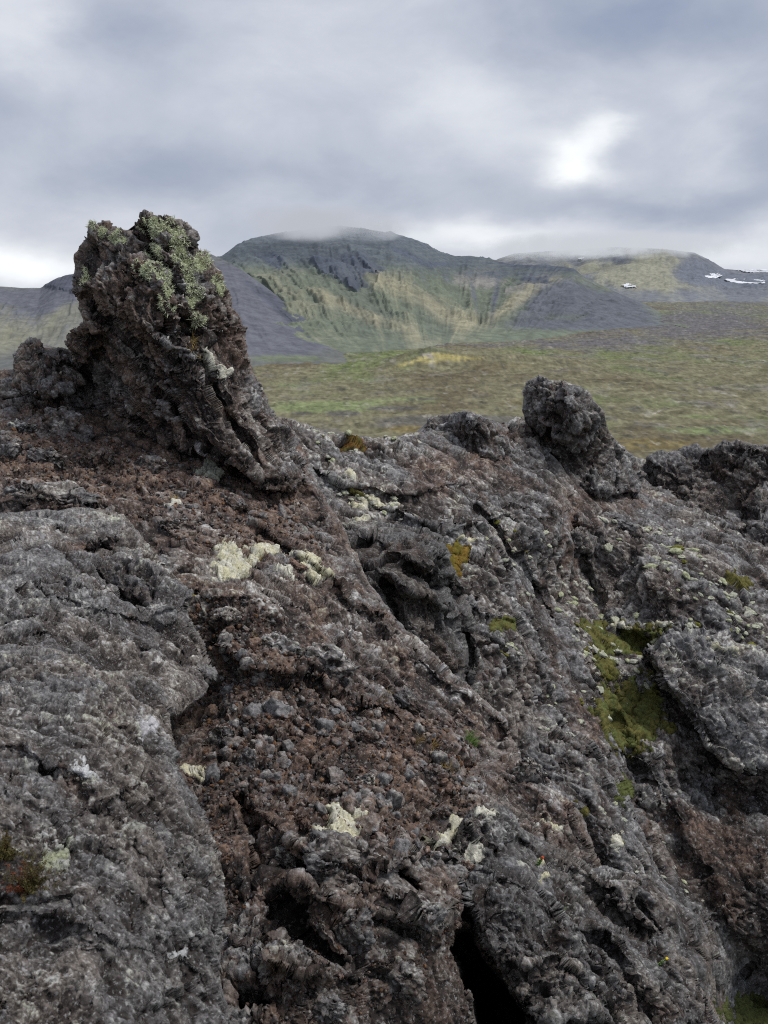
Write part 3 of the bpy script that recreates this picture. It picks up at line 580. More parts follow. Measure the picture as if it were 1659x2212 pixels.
MP('slope_far', 'moss_mat', [(1075,1352,30,11,1.1,-10),(1105,1345,14,10,.8)], OM, 6, 'small olive moss strip on the grey far slope', 'moss', G2, mat=M_mossf, col2=GM)
MP('slope_far', 'moss_mat', [(1355,1700,15,24,1.1)], GM, 6, 'dark green moss patch below the largest carpet', 'moss', G2, mat=M_mossf)
MP('slope_far', 'moss_mat', [(1600,1255,30,14,1,15)], OM, 5, 'olive moss patch near the right edge under the right crag', 'moss', G2, mat=M_mossf)
MP('slope_far', 'moss_mat', [(1255,1755,18,18,1.0,20)], OM, 5, 'olive moss patch just beyond the dark buttress', 'moss', G2, mat=M_mossf)
MP('slope_far', 'moss_mat', [(1620,2190,50,34,1.2)], (.075,.085,.03), 6, 'grassy green moss patch in the bottom right corner', 'moss', G2, mat=M_mossf)
MP('slope_far', 'moss_mat', [(775,1068,14,7,1.2,20)], OM, 8, 'olive moss pad among pale tufts right of the pinnacle foot', 'moss', G2, mat=M_mossf)
MP('slope_far', 'moss_mat', [(1440,1570,24,10,1,30)], OM, 5, 'thin olive moss patch at the foot of the layered slab', 'moss', G2, mat=M_mossf)
MP('slope_far', 'moss_mat', [(990,1198,22,24,1.2,20),(985,1225,12,14,.8)], OR, 10, 'orange brown bushy moss against the dark upright ridge', 'moss', None, mat=M_mossf, col2=(.12,.10,.02))
MP('slope_far', 'moss_mat', [(765,958,34,7,1,8)], (.16,.08,.025), 5, 'rusty orange moss strip near the rim right of the tall pinnacle', 'moss', None, mat=M_mossf, col2=OM)
G3 = 'pale cream moss mats of the far slope'
for (u, v, ru, rv, an, t) in [(800,1082,34,9,12,'widest cream moss mat right of the pinnacle foot'),(770,1095,18,7,20,'cream moss mat beside the olive pad'),(850,1085,14,5,0,'short cream moss strip at the right of the widest mat'),(900,1310,20,9,30,'cream moss mat behind the near ridge, upper of two'),
                       (885,1345,22,8,5,'cream moss mat behind the near ridge, lower of two'),(1290,975,34,4,20,'thin cream moss line at the foot of the smaller pinnacle'),(780,1120,16,6,20,'cream moss strip above the dark upright ridge'),(760,1030,12,6,20,'small cream moss pad near the pinnacle foot'),(1350,1355,24,5,10,'cream moss line above the olive carpet'),(1410,1345,40,6,16,'cream moss crest above the layered slab'),(1560,1400,40,5,20,'cream moss line at the right of the layered slab'),(1330,1815,16,20,20,'cream moss pads below the moss gully'),(1010,1160,20,5,5,'cream moss strip right above the orange bush')]:
    MP('slope_far' if not t.endswith('right of the layered slab') else 'slab', 'moss_mat', [(u, v, ru, rv, 1.15, an)], WM, 6, t, 'moss', G3, mat=M_mossf, col2=YM, thr=.34)

# small cream tufts: one mesh per kind, copied
def tuft_mesh(seed, col):
    a, f = ICO[3]; v = a*np.array([1, .8, .5]); o = seed*3.3
    v = v*(1+.45*fbm(a*1.6+o, 4, .6))[:, None]; d1, d2, _ = worley(v*3+o); v = v*(1+.3*(.5-d1))[:, None]
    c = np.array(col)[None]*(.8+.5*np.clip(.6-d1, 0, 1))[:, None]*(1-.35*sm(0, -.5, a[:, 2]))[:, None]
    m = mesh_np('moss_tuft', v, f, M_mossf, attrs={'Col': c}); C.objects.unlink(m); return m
TF = [tuft_mesh(1, (.42,.43,.33)), tuft_mesh(2, (.38,.40,.26)), tuft_mesh(3, (.44,.44,.38)), tuft_mesh(4, (.13,.13,.03)), tuft_mesh(5, (.36,.37,.30))]
tsp = [(1300,1150),(1290,1260)]
reg = [([(720,1040),(860,1060),(900,1120),(800,1130),(740,1110)], 22, 4, 10),([(1180,1150),(1290,1200),(1300,1500),(1250,1560),(1200,1350)], 46, 4, 9),([(1290,1100),(1420,1130),(1640,1300),(1600,1350),(1400,1230),(1300,1180)], 75, 4, 12),
       ([(1020,1080),(1200,1180),(1150,1300),(1050,1200)], 22, 3, 7),([(1250,1330),(1420,1330),(1420,1600),(1280,1560)], 40, 5, 11),([(1040,1340),(1200,1420),(1280,1700),(1200,1640)], 30, 3, 7),([(1420,1340),(1659,1340),(1659,1400),(1500,1370)], 24, 4, 10),
       ([(1260,1680),(1420,1760),(1560,2000),(1400,1950)], 18, 3, 8),([(640,920),(860,950),(800,1020),(680,1000)], 22, 3, 8)]
s = SHEETS['slope_far']
for poly, n, a, b in reg:
    ids = inpoly('slope_far', poly); ids = ids[(s.N[ids, 2] > .25)]
    for k in RS.choice(ids, n, replace=False):
        r = (a+(b-a)*RS.rand()**2)*s.Y[k]/F; src = TF[RS.choice(5, p=[.3,.25,.2,.08,.17])]
        o = src.copy(); C.objects.link(o); o.name = 'moss_tuft'; o.location = Vector((s.P[k]+s.N[k]*r*.1).tolist()); o.rotation_mode = 'QUATERNION'
        o.rotation_quaternion = frame(s.N[k]*.6+np.array([0, 0, .6]), RS.rand()*6.28); o.scale = (r*1.5, r*1.2, r*1.2)
        tag(o, 'small moss tuft dotted on the grey far crater slope', 'moss', 'small moss tufts on the far slope')

def strands(pts, nrm, n, length, width, droop, spread, seed, up=0.):
    """many thin bent blades rooted on pts"""
    r = np.random.RandomState(seed); V = []; Fc = []; b = 0
    for _ in range(n):
        k = r.randint(len(pts)); p = pts[k]; d = nrm[k]+r.normal(size=3)*spread+np.array([0, 0, up]); d /= np.linalg.norm(d); l = length*(.5+.8*r.rand())
        side = np.cross(d, r.normal(size=3)); side /= np.linalg.norm(side); w = width*(.6+.8*r.rand())
        p1 = p+d*l*.5; d2 = d+np.array([0, 0, -droop])+r.normal(size=3)*.3; d2 /= np.linalg.norm(d2); p2 = p1+d2*l*.5
        V += [p-side*w, p+side*w, p1+side*w*.8, p1-side*w*.8, p2+side*w*.25, p2-side*w*.25]; Fc += [(b, b+1, b+2, b+3), (b+3, b+2, b+4, b+5)]; b += 6
    return np.array(V), np.array(Fc)
M_beard = plain_mat('beard_lichen', (.60, .64, .44), .9, .25, 60); M_dry = plain_mat('dry_grass', (.28, .20, .07), .8, .3, 40)
M_green = plain_mat('green_leaf', (.11, .19, .045), .7, .3, 40); M_heath = plain_mat('heather_leaf', (.07, .06, .02), .8, .5, 60); M_heathr = plain_mat('heather_red', (.14, .045, .02), .8, .4, 60)
M_yel = plain_mat('yellow_petal', (.75, .55, .03), .6, .15, 40); M_redp = plain_mat('red_petal', (.45, .08, .03), .6, .2, 40)
def clump(key, name, u, v, ru, rv, n, lpx, wpx, droop, spread, mat, label, cat, group=None, ang=0, up=0., seed=1):
    s = SHEETS[key]; a = math.radians(ang); dx, dy = s.U-u, s.V-v; x = dx*math.cos(a)+dy*math.sin(a); y = -dx*math.sin(a)+dy*math.cos(a)
    q = (x/ru)**2+(y/rv)**2; ids = np.where(q+.5*gn(s.P*9+seed) < 1)[0]
    if len(ids) == 0: return
    sc = s.Y[ids].mean()/F; V, Fc = strands(s.P[ids], s.N[ids], n, lpx*sc, wpx*sc, droop, spread, seed, up)
    o = mesh_np(name, V, Fc, mat, smooth=False); recenter(o); return tag(o, label, cat, group)
GB = 'beard lichen clumps on the tall pinnacle'
for i, (u, v, ru, rv, an, t) in enumerate([(325,492,26,18,10,'on the topmost knob of the tall pinnacle'),(362,485,16,14,0,'just right of the topmost knob'),(382,520,18,26,0,'hanging on the upper right face of the pinnacle'),(388,555,16,20,0,'under the upper right clump of the pinnacle'),
      (412,578,22,16,0,'brightest and most yellow, in the middle of the right face'),(415,625,14,34,-15,'long and narrow, running down the right face'),(440,560,18,24,30,'near the right outline of the pinnacle'),(330,540,22,16,30,'below the notch in the pinnacle top'),(345,590,30,18,20,'broad, on the middle face of the pinnacle'),
      (318,585,16,18,0,'small, left of the broad middle clump'),(360,632,12,22,0,'left of the white streak'),(362,670,12,16,0,'lower middle, above the dark hollow'),(430,690,18,14,0,'right of the dark hollow'),(215,500,20,8,10,'on the left top of the pinnacle'),(255,520,20,10,20,'between the left top and the notch'),(178,590,8,20,0,'on the left outline of the pinnacle'),(475,620,10,24,-20,'thin, near the right edge')]):
    clump('pinn_l', 'beard_lichen', u, v, ru, rv, int(16*ru*rv/4), 7.5, .5, .2, .9, M_beard, 'pale green beard lichen clump '+t, 'lichen', GB, an, seed=50+i)
GG = 'grass tufts on the near slope'
for i, (k, u, v, ru, rv, n, l, m, t) in enumerate([('pinn_l',412,742,12,6,160,20,M_dry,'golden dry grass tuft on the ledge of the tall pinnacle'),('pinn_l',428,762,8,6,80,14,M_dry,'golden grass tuft just above the whitish pinnacle moss'),('slope_near',960,1672,16,10,170,24,M_dry,'yellowish grass tuft at the right of the scree'),
     ('slope_near',1015,1605,18,8,140,24,M_green,'green grass tuft under the diagonal ridge'),('slope_near',940,1612,8,6,50,18,M_dry,'thin straw tuft left of the green grass'),('slope_near',905,1600,8,6,40,22,M_dry,'straw stems on the upper scree edge'),('slope_near',830,1512,8,5,30,16,M_dry,'dry straw wisps on the brown bank'),
     ('slope_near',375,1078,10,4,60,14,M_dry,'dry grass wisps beside the small white moss pad'),('slope_near',550,1200,20,5,60,12,M_dry,'straw wisps growing through the pale moss strip'),('slope_near',560,1370,8,4,40,12,M_dry,'small straw tuft on the brown rubble'),('butt',1225,1960,4,8,30,20,M_green,'thin green grass blades on the buttress side')]):
    clump(k, 'grass_tuft', u, v, ru, rv, n, l, .55, .4, .45, m, t, 'grass', GG, up=.9, seed=80+i)
# heather bush bottom left
def bush(key, u, v, ru, rv, label, seed):
    s = SHEETS[key]; p, n, Y = at(key, u, v); sc = Y/F; root = bpy.data.objects.new('heather_bush', None); C.objects.link(root); root.location = Vector(p.tolist()); tag(root, label, 'shrub')
    r = np.random.RandomState(seed); T = []; LV, LF, RV, RF, SV, SF = [], [], [], [], [], []
    for _ in range(70):
        b = np.array([r.normal()*ru*.35, 0, 0])*sc; tip = np.array([r.normal()*ru*.6, r.normal()*ru*.4, abs(r.normal())*rv*.8+rv*.3])*sc
        sd = np.array([1., .3, 0])*.6*sc; k = len(SV); SV += [b-sd, b+sd, tip+sd*.3, tip-sd*.3]; SF.append((k, k+1, k+2, k+3))
        red = tip[0] < -ru*.1*sc and r.rand() < .75
        for _ in range(46):
            t = .25+.8*r.rand(); c = b+(tip-b)*t+r.normal(size=3)*2.6*sc; d = r.normal(size=3); d /= np.linalg.norm(d); w = np.cross(d, r.normal(size=3)); w /= np.linalg.norm(w); l = 5*sc*(.5+r.rand()); w = w*1.3*sc
            A, Bf = (RV, RF) if red else (LV, LF); k = len(A); A += [c-w, c+w, c+d*l+w*.4, c+d*l-w*.4]; Bf.append((k, k+1, k+2, k+3))
    mesh_np('stems', SV, SF, M_heathr, root, False); mesh_np('foliage', LV, LF, M_heath, root, False)
    if RV: mesh_np('red_foliage', RV, RF, M_heathr, root, False)
bush('near_low', 62, 1925, 62, 52, 'small heather bush, reddish and olive, on the close outcrop at bottom left', 5)
bush('near_low', 15, 1850, 45, 40, 'reddish heather sprig behind the heather bush at the left edge', 6)
def flower(key, u, v, size, lean, label, petal, seed, leaves=26):
    """stonecrop: fleshy leaves round a bent stem, flower head at the tip"""
    p, n, Y = at(key, u, v); sc = Y/F*size; root = bpy.data.objects.new('flowering_plant', None); C.objects.link(root); root.location = Vector((p+n*sc*2).tolist()); tag(root, label, 'plant')
    r = np.random.RandomState(seed); V, Fc = [], []; stem = []
    tip = np.array([lean, 0, .8])*26
    a, f = ICO[2]
    LV, LF = [], []; b = 0
    for i in range(leaves):
        t = i/leaves; c = tip*t; an = i*2.4; d = np.array([math.cos(an), math.sin(an)*.8, .45]); d /= np.linalg.norm(d); l = 8*(1-.35*t)
        x = d; y = np.cross(d, [0, 0, 1.]); y /= np.linalg.norm(y); z = np.cross(x, y)
        LV.append((np.outer(a[:, 0]*l*.55+l*.5, x)+np.outer(a[:, 1]*l*.26, y)+np.outer(a[:, 2]*l*.14, z)+c)*sc); LF.append(f+b); b += len(a)
    mesh_np('leaves', np.concatenate(LV), np.concatenate(LF), M_green, root)
    PV, PF = [], []; b = 0
    a1, f1 = ICO[1]
    for i in range(26):
        d = r.normal(size=3); d[2] = abs(d[2]); d /= np.linalg.norm(d); PV.append((a1*1.7+tip+d*3.6)*sc); PF.append(f1+b); b += len(a1)
    mesh_np('flower_head', np.concatenate(PV), np.concatenate(PF), petal, root)
    SV = np.array([[-.8, 0, -2], [.8, 0, -2], [.6, 0, 0]+tip, [-.6, 0, 0]+tip])*sc
    mesh_np('stem', SV, [(0, 1, 2, 3)], M_green, root)
flower('slope_near', 413, 1316, 1.15, .5, 'small green stonecrop with a bright yellow flower head beside the grey outcrop', M_yel, 1)
flower('butt', 1155, 1868, 1., .45, 'small green plant with red tipped flower head on the buttress', M_redp, 2)
flower('butt', 1425, 2075, .9, .8, 'small low plant with yellow tips near the bottom of the buttress', M_yel, 3, 14)

# ------------------------------------------------------------------ valley and mountains
def grid_mesh(name, Pgrid, col, mat, label=None, kind=None, cat=None):
    h, w, _ = Pgrid.shape; idx = np.arange(h*w).reshape(h, w)
    Fc = np.stack([idx[:-1, :-1].ravel(), idx[1:, :-1].ravel(), idx[1:, 1:].ravel(), idx[:-1, 1:].ravel()], 1)
    return tag(mesh_np(name, Pgrid.reshape(-1, 3), Fc, mat, attrs={'Col': np.clip(col.reshape(-1, 3), .01, .7)}), label, cat, None, kind)
def valleyY(v): return 98./(tanv(v)+.021)
def mixc(a, b, t): return a+(np.asarray(b)-a)*t[:, None]
u = np.concatenate([np.linspace(-2600, -120, 160), np.arange(-100, 1760, 3.), np.linspace(1780, 4300, 160)])
v = np.concatenate([np.linspace(592, 600, 6), np.arange(601, 1010, 1.6), np.linspace(1015, 1500, 40)])
V, U = np.meshgrid(v, u, indexing='ij'); Yv = valleyY(V); Pv = P3(U, V, Yv); p = Pv.reshape(-1, 3); uf, vf = U.ravel(), V.ravel()
xy = p*np.array([1, 1, 0]); n1 = fbm(xy/np.array([110., 190, 1])+3, 5, .6); n2 = fbm(xy/np.array([40., 60, 1])+13, 5, .65); n3 = fbm(xy/np.array([260., 400, 1])+23, 4); n4 = fbm(xy/np.array([12., 14, 1])+33, 3, .6)
p[:, 2] += n1*2.4+n2*1.3+n4*.7+np.abs(fbm(xy/np.array([16., 24., 1])+93, 4, .65))*2.2
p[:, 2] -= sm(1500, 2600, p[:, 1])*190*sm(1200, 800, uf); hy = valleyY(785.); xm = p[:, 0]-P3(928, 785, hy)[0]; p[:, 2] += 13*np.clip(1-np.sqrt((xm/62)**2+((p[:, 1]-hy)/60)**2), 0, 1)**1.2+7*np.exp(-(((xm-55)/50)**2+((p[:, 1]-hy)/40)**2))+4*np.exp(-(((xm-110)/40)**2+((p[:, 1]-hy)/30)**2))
uf, vf = proj(p); c = np.tile([.112, .104, .070], (len(p), 1))
c = mixc(c, [.082, .070, .048], sm(-.0, .5, n1+.3*n2)); c = mixc(c, [.115, .105, .10], sm(.05, .42, n2*.7+n3*.5-n1*.3)); c = mixc(c, [.090, .105, .050], sm(.02, .4, -n1*.6+n3*.7))
c = mixc(c, [.115, .132, .070], sm(.3, .75, blobs(uf, vf, [(700,880,130,16,1.1),(880,862,90,10,.6),(1240,835,100,10,.5),(1500,900,120,7,.7),(1400,860,60,6,.5),(1560,930,140,10,.6),(620,830,60,16,.5)])+.5*n2+.35*n1))
c = mixc(c, [.080, .075, .068], sm(.3, .6, blobs(uf, vf, [(740,893,40,6,1),(850,882,60,6,1),(650,893,30,5,.7),(920,862,40,4,.7),(1000,905,220,12,.9),(900,922,120,8,.8)])+.25*n2))
c = mixc(c, [.105, .085, .045], sm(.3, .7, blobs(uf, vf, [(1400,960,160,16,.9),(880,928,90,12,.7),(1100,790,220,16,.4),(1150,870,160,18,.5)])+.3*n2))
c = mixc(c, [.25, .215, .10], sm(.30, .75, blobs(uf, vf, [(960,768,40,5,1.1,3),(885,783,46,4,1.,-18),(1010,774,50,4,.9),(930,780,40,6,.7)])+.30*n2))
c = mixc(c, [.21, .19, .17], sm(.45, .8, blobs(uf, vf, [(925,768,26,6,.9),(1420,890,40,2.5,.8,-25),(1470,868,30,2.5,.6)])+.15*n4))
c = mixc(c, [.085, .080, .088], sm(.25, .7, blobs(uf, vf, [(1500,700,240,40,.75),(1250,745,200,22,.6),(900,744,150,6,.6),(1600,640,120,26,.5)])+.35*n2))
n5 = fbm(xy/np.array([10., 32., 1])+43, 5, .70); n6 = fbm(xy/np.array([3.5, 13., 1])+63, 3, .6)
c = mixc(c, [.19, .18, .165], sm(.25, .6, n5+.2*n3)*.55); c = mixc(c, [.045, .045, .04], sm(.25, .6, -n5+.3*n4)*.65)
c = mixc(c, [.045, .043, .04], sm(.38, .7, n4*.8+n2*.5)*.6)
far = sm(900, 3500, p[:, 1]); c = mixc(c, [.10, .11, .13], far*.5)  # distance haze painted in: far ground turns bluish
c *= np.array([1.36, 1.38, 1.32])*(1+.22*n4+.40*n6)[:, None]
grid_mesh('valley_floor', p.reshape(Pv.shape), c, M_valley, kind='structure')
# the land below and beyond
gp = [(-40000, -3000, -135), (40000, -3000, -135), (40000, 9000, -135), (-40000, 9000, -135)]
M_pl = plain_mat('distant_land', (.10, .11, .08), .95, .2, .002)
tag(mesh_np('distant_plain', gp, [(0, 1, 2, 3)], M_pl, smooth=False), kind='structure')

MT = []; MSH = []
def interp(line, u): return np.interp(u, [a for a, _ in line], [b for _, b in line])
def mountain(name, S, Bl, Yb, Yr, q, amp, sc, colf, conv, cliffs=(), u0=-900, u1=2600, nt=150, seed=0., rough=1., du=2.2):
    u = np.concatenate([np.linspace(u0, -110, 60), np.arange(-100, 1760, du), np.linspace(1770, u1, 60)]); u = u[(u >= u0) & (u <= u1)]
    t = np.concatenate([np.linspace(-.06, 1, nt), 1+np.linspace(.02, .5, 14)])
    T, U = np.meshgrid(t, u, indexing='ij'); Sv = interp(S, U); Bv = interp(Bl, U)
    tc = np.clip(T, -.1, 1); V = Bv+(Sv-Bv)*tc
    yb = valleyY(Bv)*1.0; yr = yb+interp(Yr, U)
    Y = yb+(yr-yb)*np.sign(tc)*np.abs(tc)**q
    Pm = P3(U, V, Y); over = np.clip(T-1, 0, 1)
    Pm[..., 1] += over*900; Pm[..., 2] -= over*500*over+over*60
    p = Pm.reshape(-1, 3); Tf, Uf, Vf = tc.ravel(), U.ravel(), V.ravel()
    # gullies run down the slope
    Ug = conv(Uf, Tf); yrs = np.clip(interp(Yr, Uf)/700, .12, 1.3)
    g = np.stack([Ug/sc, Tf*1.1, np.full(len(p), seed)], 1)
    g[:, 0] += .6*fbm(np.stack([Ug/sc/2, Tf*2.5, np.full(len(p), seed+5)], 1), 3)
    gul = np.zeros(len(p)); a = 1.
    for k in range(5): gul += a*(1-2*np.abs(gn(g*np.array([2.**k, 1.4**k, 1])+k*9))); a *= .55
    f1 = fbm(p/90.+seed, 5, .6); f2 = .55*fbm(np.stack([Ug/9., Tf*2.2*(1+.3*gn(g)), np.full(len(p), seed)], 1)+9, 4, .62)+.45*fbm(p/22.+seed+9, 4, .65)
    env = yrs*sm(.0, .35, Tf)*np.where(Tf >= 1, .3, 1)
    mid = np.clip((1-Tf)*5, .15, 1)
    p[:, 1] -= amp*env*(gul*1.1*mid)*1.0; p[:, 2] += amp*env*(f1*.9*mid+f2*.25*rough)+amp*.12*gul*env*.6
    p[:, 2] -= sm(.01, -.06, Tf)*22
    cm = np.zeros(len(p)); rib = 1-2*np.abs(gn(np.stack([Ug/13., Tf*2, np.full(len(p), 3.)], 1)))+.5*fbm(np.stack([Ug/5., Tf*6, np.full(len(p), 8.)], 1), 3)
    w1 = fbm(np.stack([Uf/22., Vf/22., np.full(len(p), 1.)], 1), 4, .6)*11
    for poly, dpt in cliffs:
        dd, _, _ = polydist(Uf+w1, Vf+w1[::-1]*0+w1*.6, poly); m = sm(-4., 9., dd); cm = np.maximum(cm, m); p[:, 1] -= dpt*.55*m*(1+.5*rib)
    cm = cm*(.75+.25*rib); Uf, Vf = proj(p)
    return_col = colf(Uf, Vf, Tf, gul, f1, f2, p, cm)
    MT.append((Uf, Vf, Tf, p)); MSH.append(T.shape); return grid_mesh(name, p.reshape(Pm.shape), return_col, M_hill, kind='structure')
def bandn(V, f1, k): return np.sin((V+f1*8)*k)
SCR = [.066, .069, .074]; GRN = [.092, .106, .056]; YEL = [.215, .195, .110]; CLF = [.034, .038, .050]
def col_main(U, V, T, g, f1, f2, p, cm):
    n = len(U); c = np.tile(GRN, (n, 1)); fine = fbm(p/9.+4, 3, .7); lo = fbm(p/160.+7, 3)
    c = mixc(c, YEL, sm(.25, 1.1, blobs(U, V, [(880,640,130,26,.7,28),(840,700,120,18,.5,24),(1000,690,60,26,.5),(1120,645,80,14,.9,-35),(610,620,60,30,.4,30),(1040,600,40,26,.5),(760,665,70,12,.5,30),(1180,600,40,10,.5),(940,660,40,14,.5,40),(700,640,50,14,.3,30)])+g*.26+f2*.25+lo*.3))
    c = mixc(c, [.078, .098, .048], sm(.1, .7, -g*.3+lo*.5-f2*.2+blobs(U, V, [(700,700,80,30,.4),(900,720,120,16,.4)]))*.7)
    c = mixc(c, [.185, .170, .150], sm(.45, .95, blobs(U, V, [(1050,605,44,22,1.),(990,600,16,22,.6),(1100,628,40,12,.5,-30),(1180,620,40,8,.4)])+f2*.4+g*.25)*.8)
    c = mixc(c, SCR, sm(.25, .85, blobs(U, V, [(1200,655,80,30,1,-20),(1310,668,110,32,1.1,15),(1110,592,110,10,.7),(1070,640,9,50,.8,12),(1025,640,7,50,.6,-12),(1240,702,130,14,.8),(640,556,160,18,.4),(965,600,12,36,.5,-25),(1350,645,40,16,.8),(915,600,9,30,.5,-25)])+g*.2+f2*.22+lo*.15-.08))
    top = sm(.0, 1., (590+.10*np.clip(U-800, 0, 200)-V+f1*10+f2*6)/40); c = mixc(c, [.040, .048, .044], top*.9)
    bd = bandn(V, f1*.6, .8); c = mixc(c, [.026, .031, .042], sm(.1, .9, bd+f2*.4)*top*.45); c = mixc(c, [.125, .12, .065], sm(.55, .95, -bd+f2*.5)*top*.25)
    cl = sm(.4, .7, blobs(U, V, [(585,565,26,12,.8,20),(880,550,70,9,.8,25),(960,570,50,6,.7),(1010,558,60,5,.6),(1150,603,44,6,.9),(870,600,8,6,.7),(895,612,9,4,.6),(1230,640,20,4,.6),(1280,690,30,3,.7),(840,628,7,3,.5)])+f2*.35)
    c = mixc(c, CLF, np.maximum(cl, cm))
    c = mixc(c, [.018, .022, .032], cm*sm(.0, .5, fine)*.5)
    c = c*(1+.24*g+.24*f2+.14*fine)[:, None]
    c = mixc(c, [.04, .046, .04], sm(.6, .85, fine+.2*f1)*.3*sm(580, 660, V))
    c = mixc(c, [.14, .165, .215], np.full(n, .30)+.22*sm(620, 500, V)); return c*1.08  # aerial haze mixed into the colour, stronger towards the summit
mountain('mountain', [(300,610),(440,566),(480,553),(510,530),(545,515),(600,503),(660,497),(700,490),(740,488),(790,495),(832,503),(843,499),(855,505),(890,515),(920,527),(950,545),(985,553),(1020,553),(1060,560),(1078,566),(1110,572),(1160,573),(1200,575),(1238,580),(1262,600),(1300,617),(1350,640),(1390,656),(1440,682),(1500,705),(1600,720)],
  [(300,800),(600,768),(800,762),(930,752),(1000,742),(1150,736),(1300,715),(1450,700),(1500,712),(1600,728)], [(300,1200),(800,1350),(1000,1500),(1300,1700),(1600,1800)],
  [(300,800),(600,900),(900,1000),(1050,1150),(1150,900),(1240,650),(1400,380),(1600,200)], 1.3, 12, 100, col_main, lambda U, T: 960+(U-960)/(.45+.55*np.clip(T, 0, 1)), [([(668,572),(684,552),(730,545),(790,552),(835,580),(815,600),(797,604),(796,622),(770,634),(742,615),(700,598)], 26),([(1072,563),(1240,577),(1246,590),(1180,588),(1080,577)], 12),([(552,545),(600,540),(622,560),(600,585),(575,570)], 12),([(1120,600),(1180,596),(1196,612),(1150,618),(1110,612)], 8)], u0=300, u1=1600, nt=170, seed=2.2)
def col_back(U, V, T, g, f1, f2, p, cm):
    n = len(U); c = np.tile([.075, .078, .085], (n, 1))
    c = mixc(c, [.17, .16, .09], sm(.3, 1.1, blobs(U, V, [(1400,575,60,40,1,0),(1330,590,60,26,.6),(1450,612,90,14,.8),(1250,580,60,14,.4)])+g*.35+f2*.2))
    c = mixc(c, [.06, .066, .08], sm(.3, .8, blobs(U, V, [(1500,580,50,30,.9),(1600,605,120,22,1),(1330,560,30,12,.7),(1180,565,60,12,.5)])+f2*.3))
    c = c*(1+.15*g+.15*f2)[:, None]; c = mixc(c, CLF, cm); c = mixc(c, [.17, .19, .23], np.full(n, .38)); return c*1.3  # even bluish haze painted over the slope colour
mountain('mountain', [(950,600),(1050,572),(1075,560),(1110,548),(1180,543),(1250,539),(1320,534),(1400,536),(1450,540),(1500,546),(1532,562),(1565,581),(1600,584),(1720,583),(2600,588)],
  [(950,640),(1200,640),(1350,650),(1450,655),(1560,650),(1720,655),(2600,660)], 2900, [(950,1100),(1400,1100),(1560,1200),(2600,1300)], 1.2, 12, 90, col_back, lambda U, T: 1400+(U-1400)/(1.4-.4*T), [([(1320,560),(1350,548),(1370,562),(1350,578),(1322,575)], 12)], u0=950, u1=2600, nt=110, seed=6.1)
def col_left(U, V, T, g, f1, f2, p, cm):
    n = len(U); c = np.tile([.080, .082, .060], (n, 1))
    c = mixc(c, [.16, .155, .085], sm(.2, .9, g*.45+blobs(U, V, [(60,700,120,40,.5,-30),(100,670,60,20,.4,-30)])-.1))
    c = mixc(c, SCR, sm(.2, .7, blobs(U, V, [(120,640,80,24,.8,-20),(20,640,80,14,.7),(560,680,110,60,1.1,35),(480,620,80,40,1),(620,740,120,20,.5)])+g*.25+f2*.2))
    c = mixc(c, [.045, .048, .06], sm(.35, .7, blobs(U, V, [(150,612,45,20,1.1),(640,700,80,12,.9,40),(560,630,60,12,.7,38)])+f2*.35))
    c = mixc(c, [.085, .105, .04], sm(.4, .8, blobs(U, V, [(620,775,120,12,.9),(40,760,100,30,.4)])+f2*.3))
    c = c*(1+.2*g+.2*f2)[:, None]; c = mixc(c, CLF, cm); c = mixc(c, [.13, .14, .18], np.full(n, .36)); return c*1.2  # haze tint painted evenly over the hill colour
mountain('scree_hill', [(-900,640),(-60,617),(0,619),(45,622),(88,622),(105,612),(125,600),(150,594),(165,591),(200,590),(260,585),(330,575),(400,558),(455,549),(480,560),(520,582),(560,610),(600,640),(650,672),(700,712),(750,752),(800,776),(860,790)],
  [(-900,850),(0,800),(500,796),(700,786),(800,782),(860,792)], [(-900,1100),(0,1150),(500,1150),(860,1130)], [(-900,700),(0,700),(200,650),(455,640),(600,430),(750,200),(860,60)], 1.2, 9, 60, col_left, lambda U, T: 300+(U-300)/(1.7-.7*T), [([(95,618),(125,598),(165,588),(215,590),(230,630),(180,640),(140,632)], 18),([(560,612),(640,668),(700,712),(690,726),(620,690),(560,640)], 10)], u0=-900, u1=860, nt=140, seed=9.4)
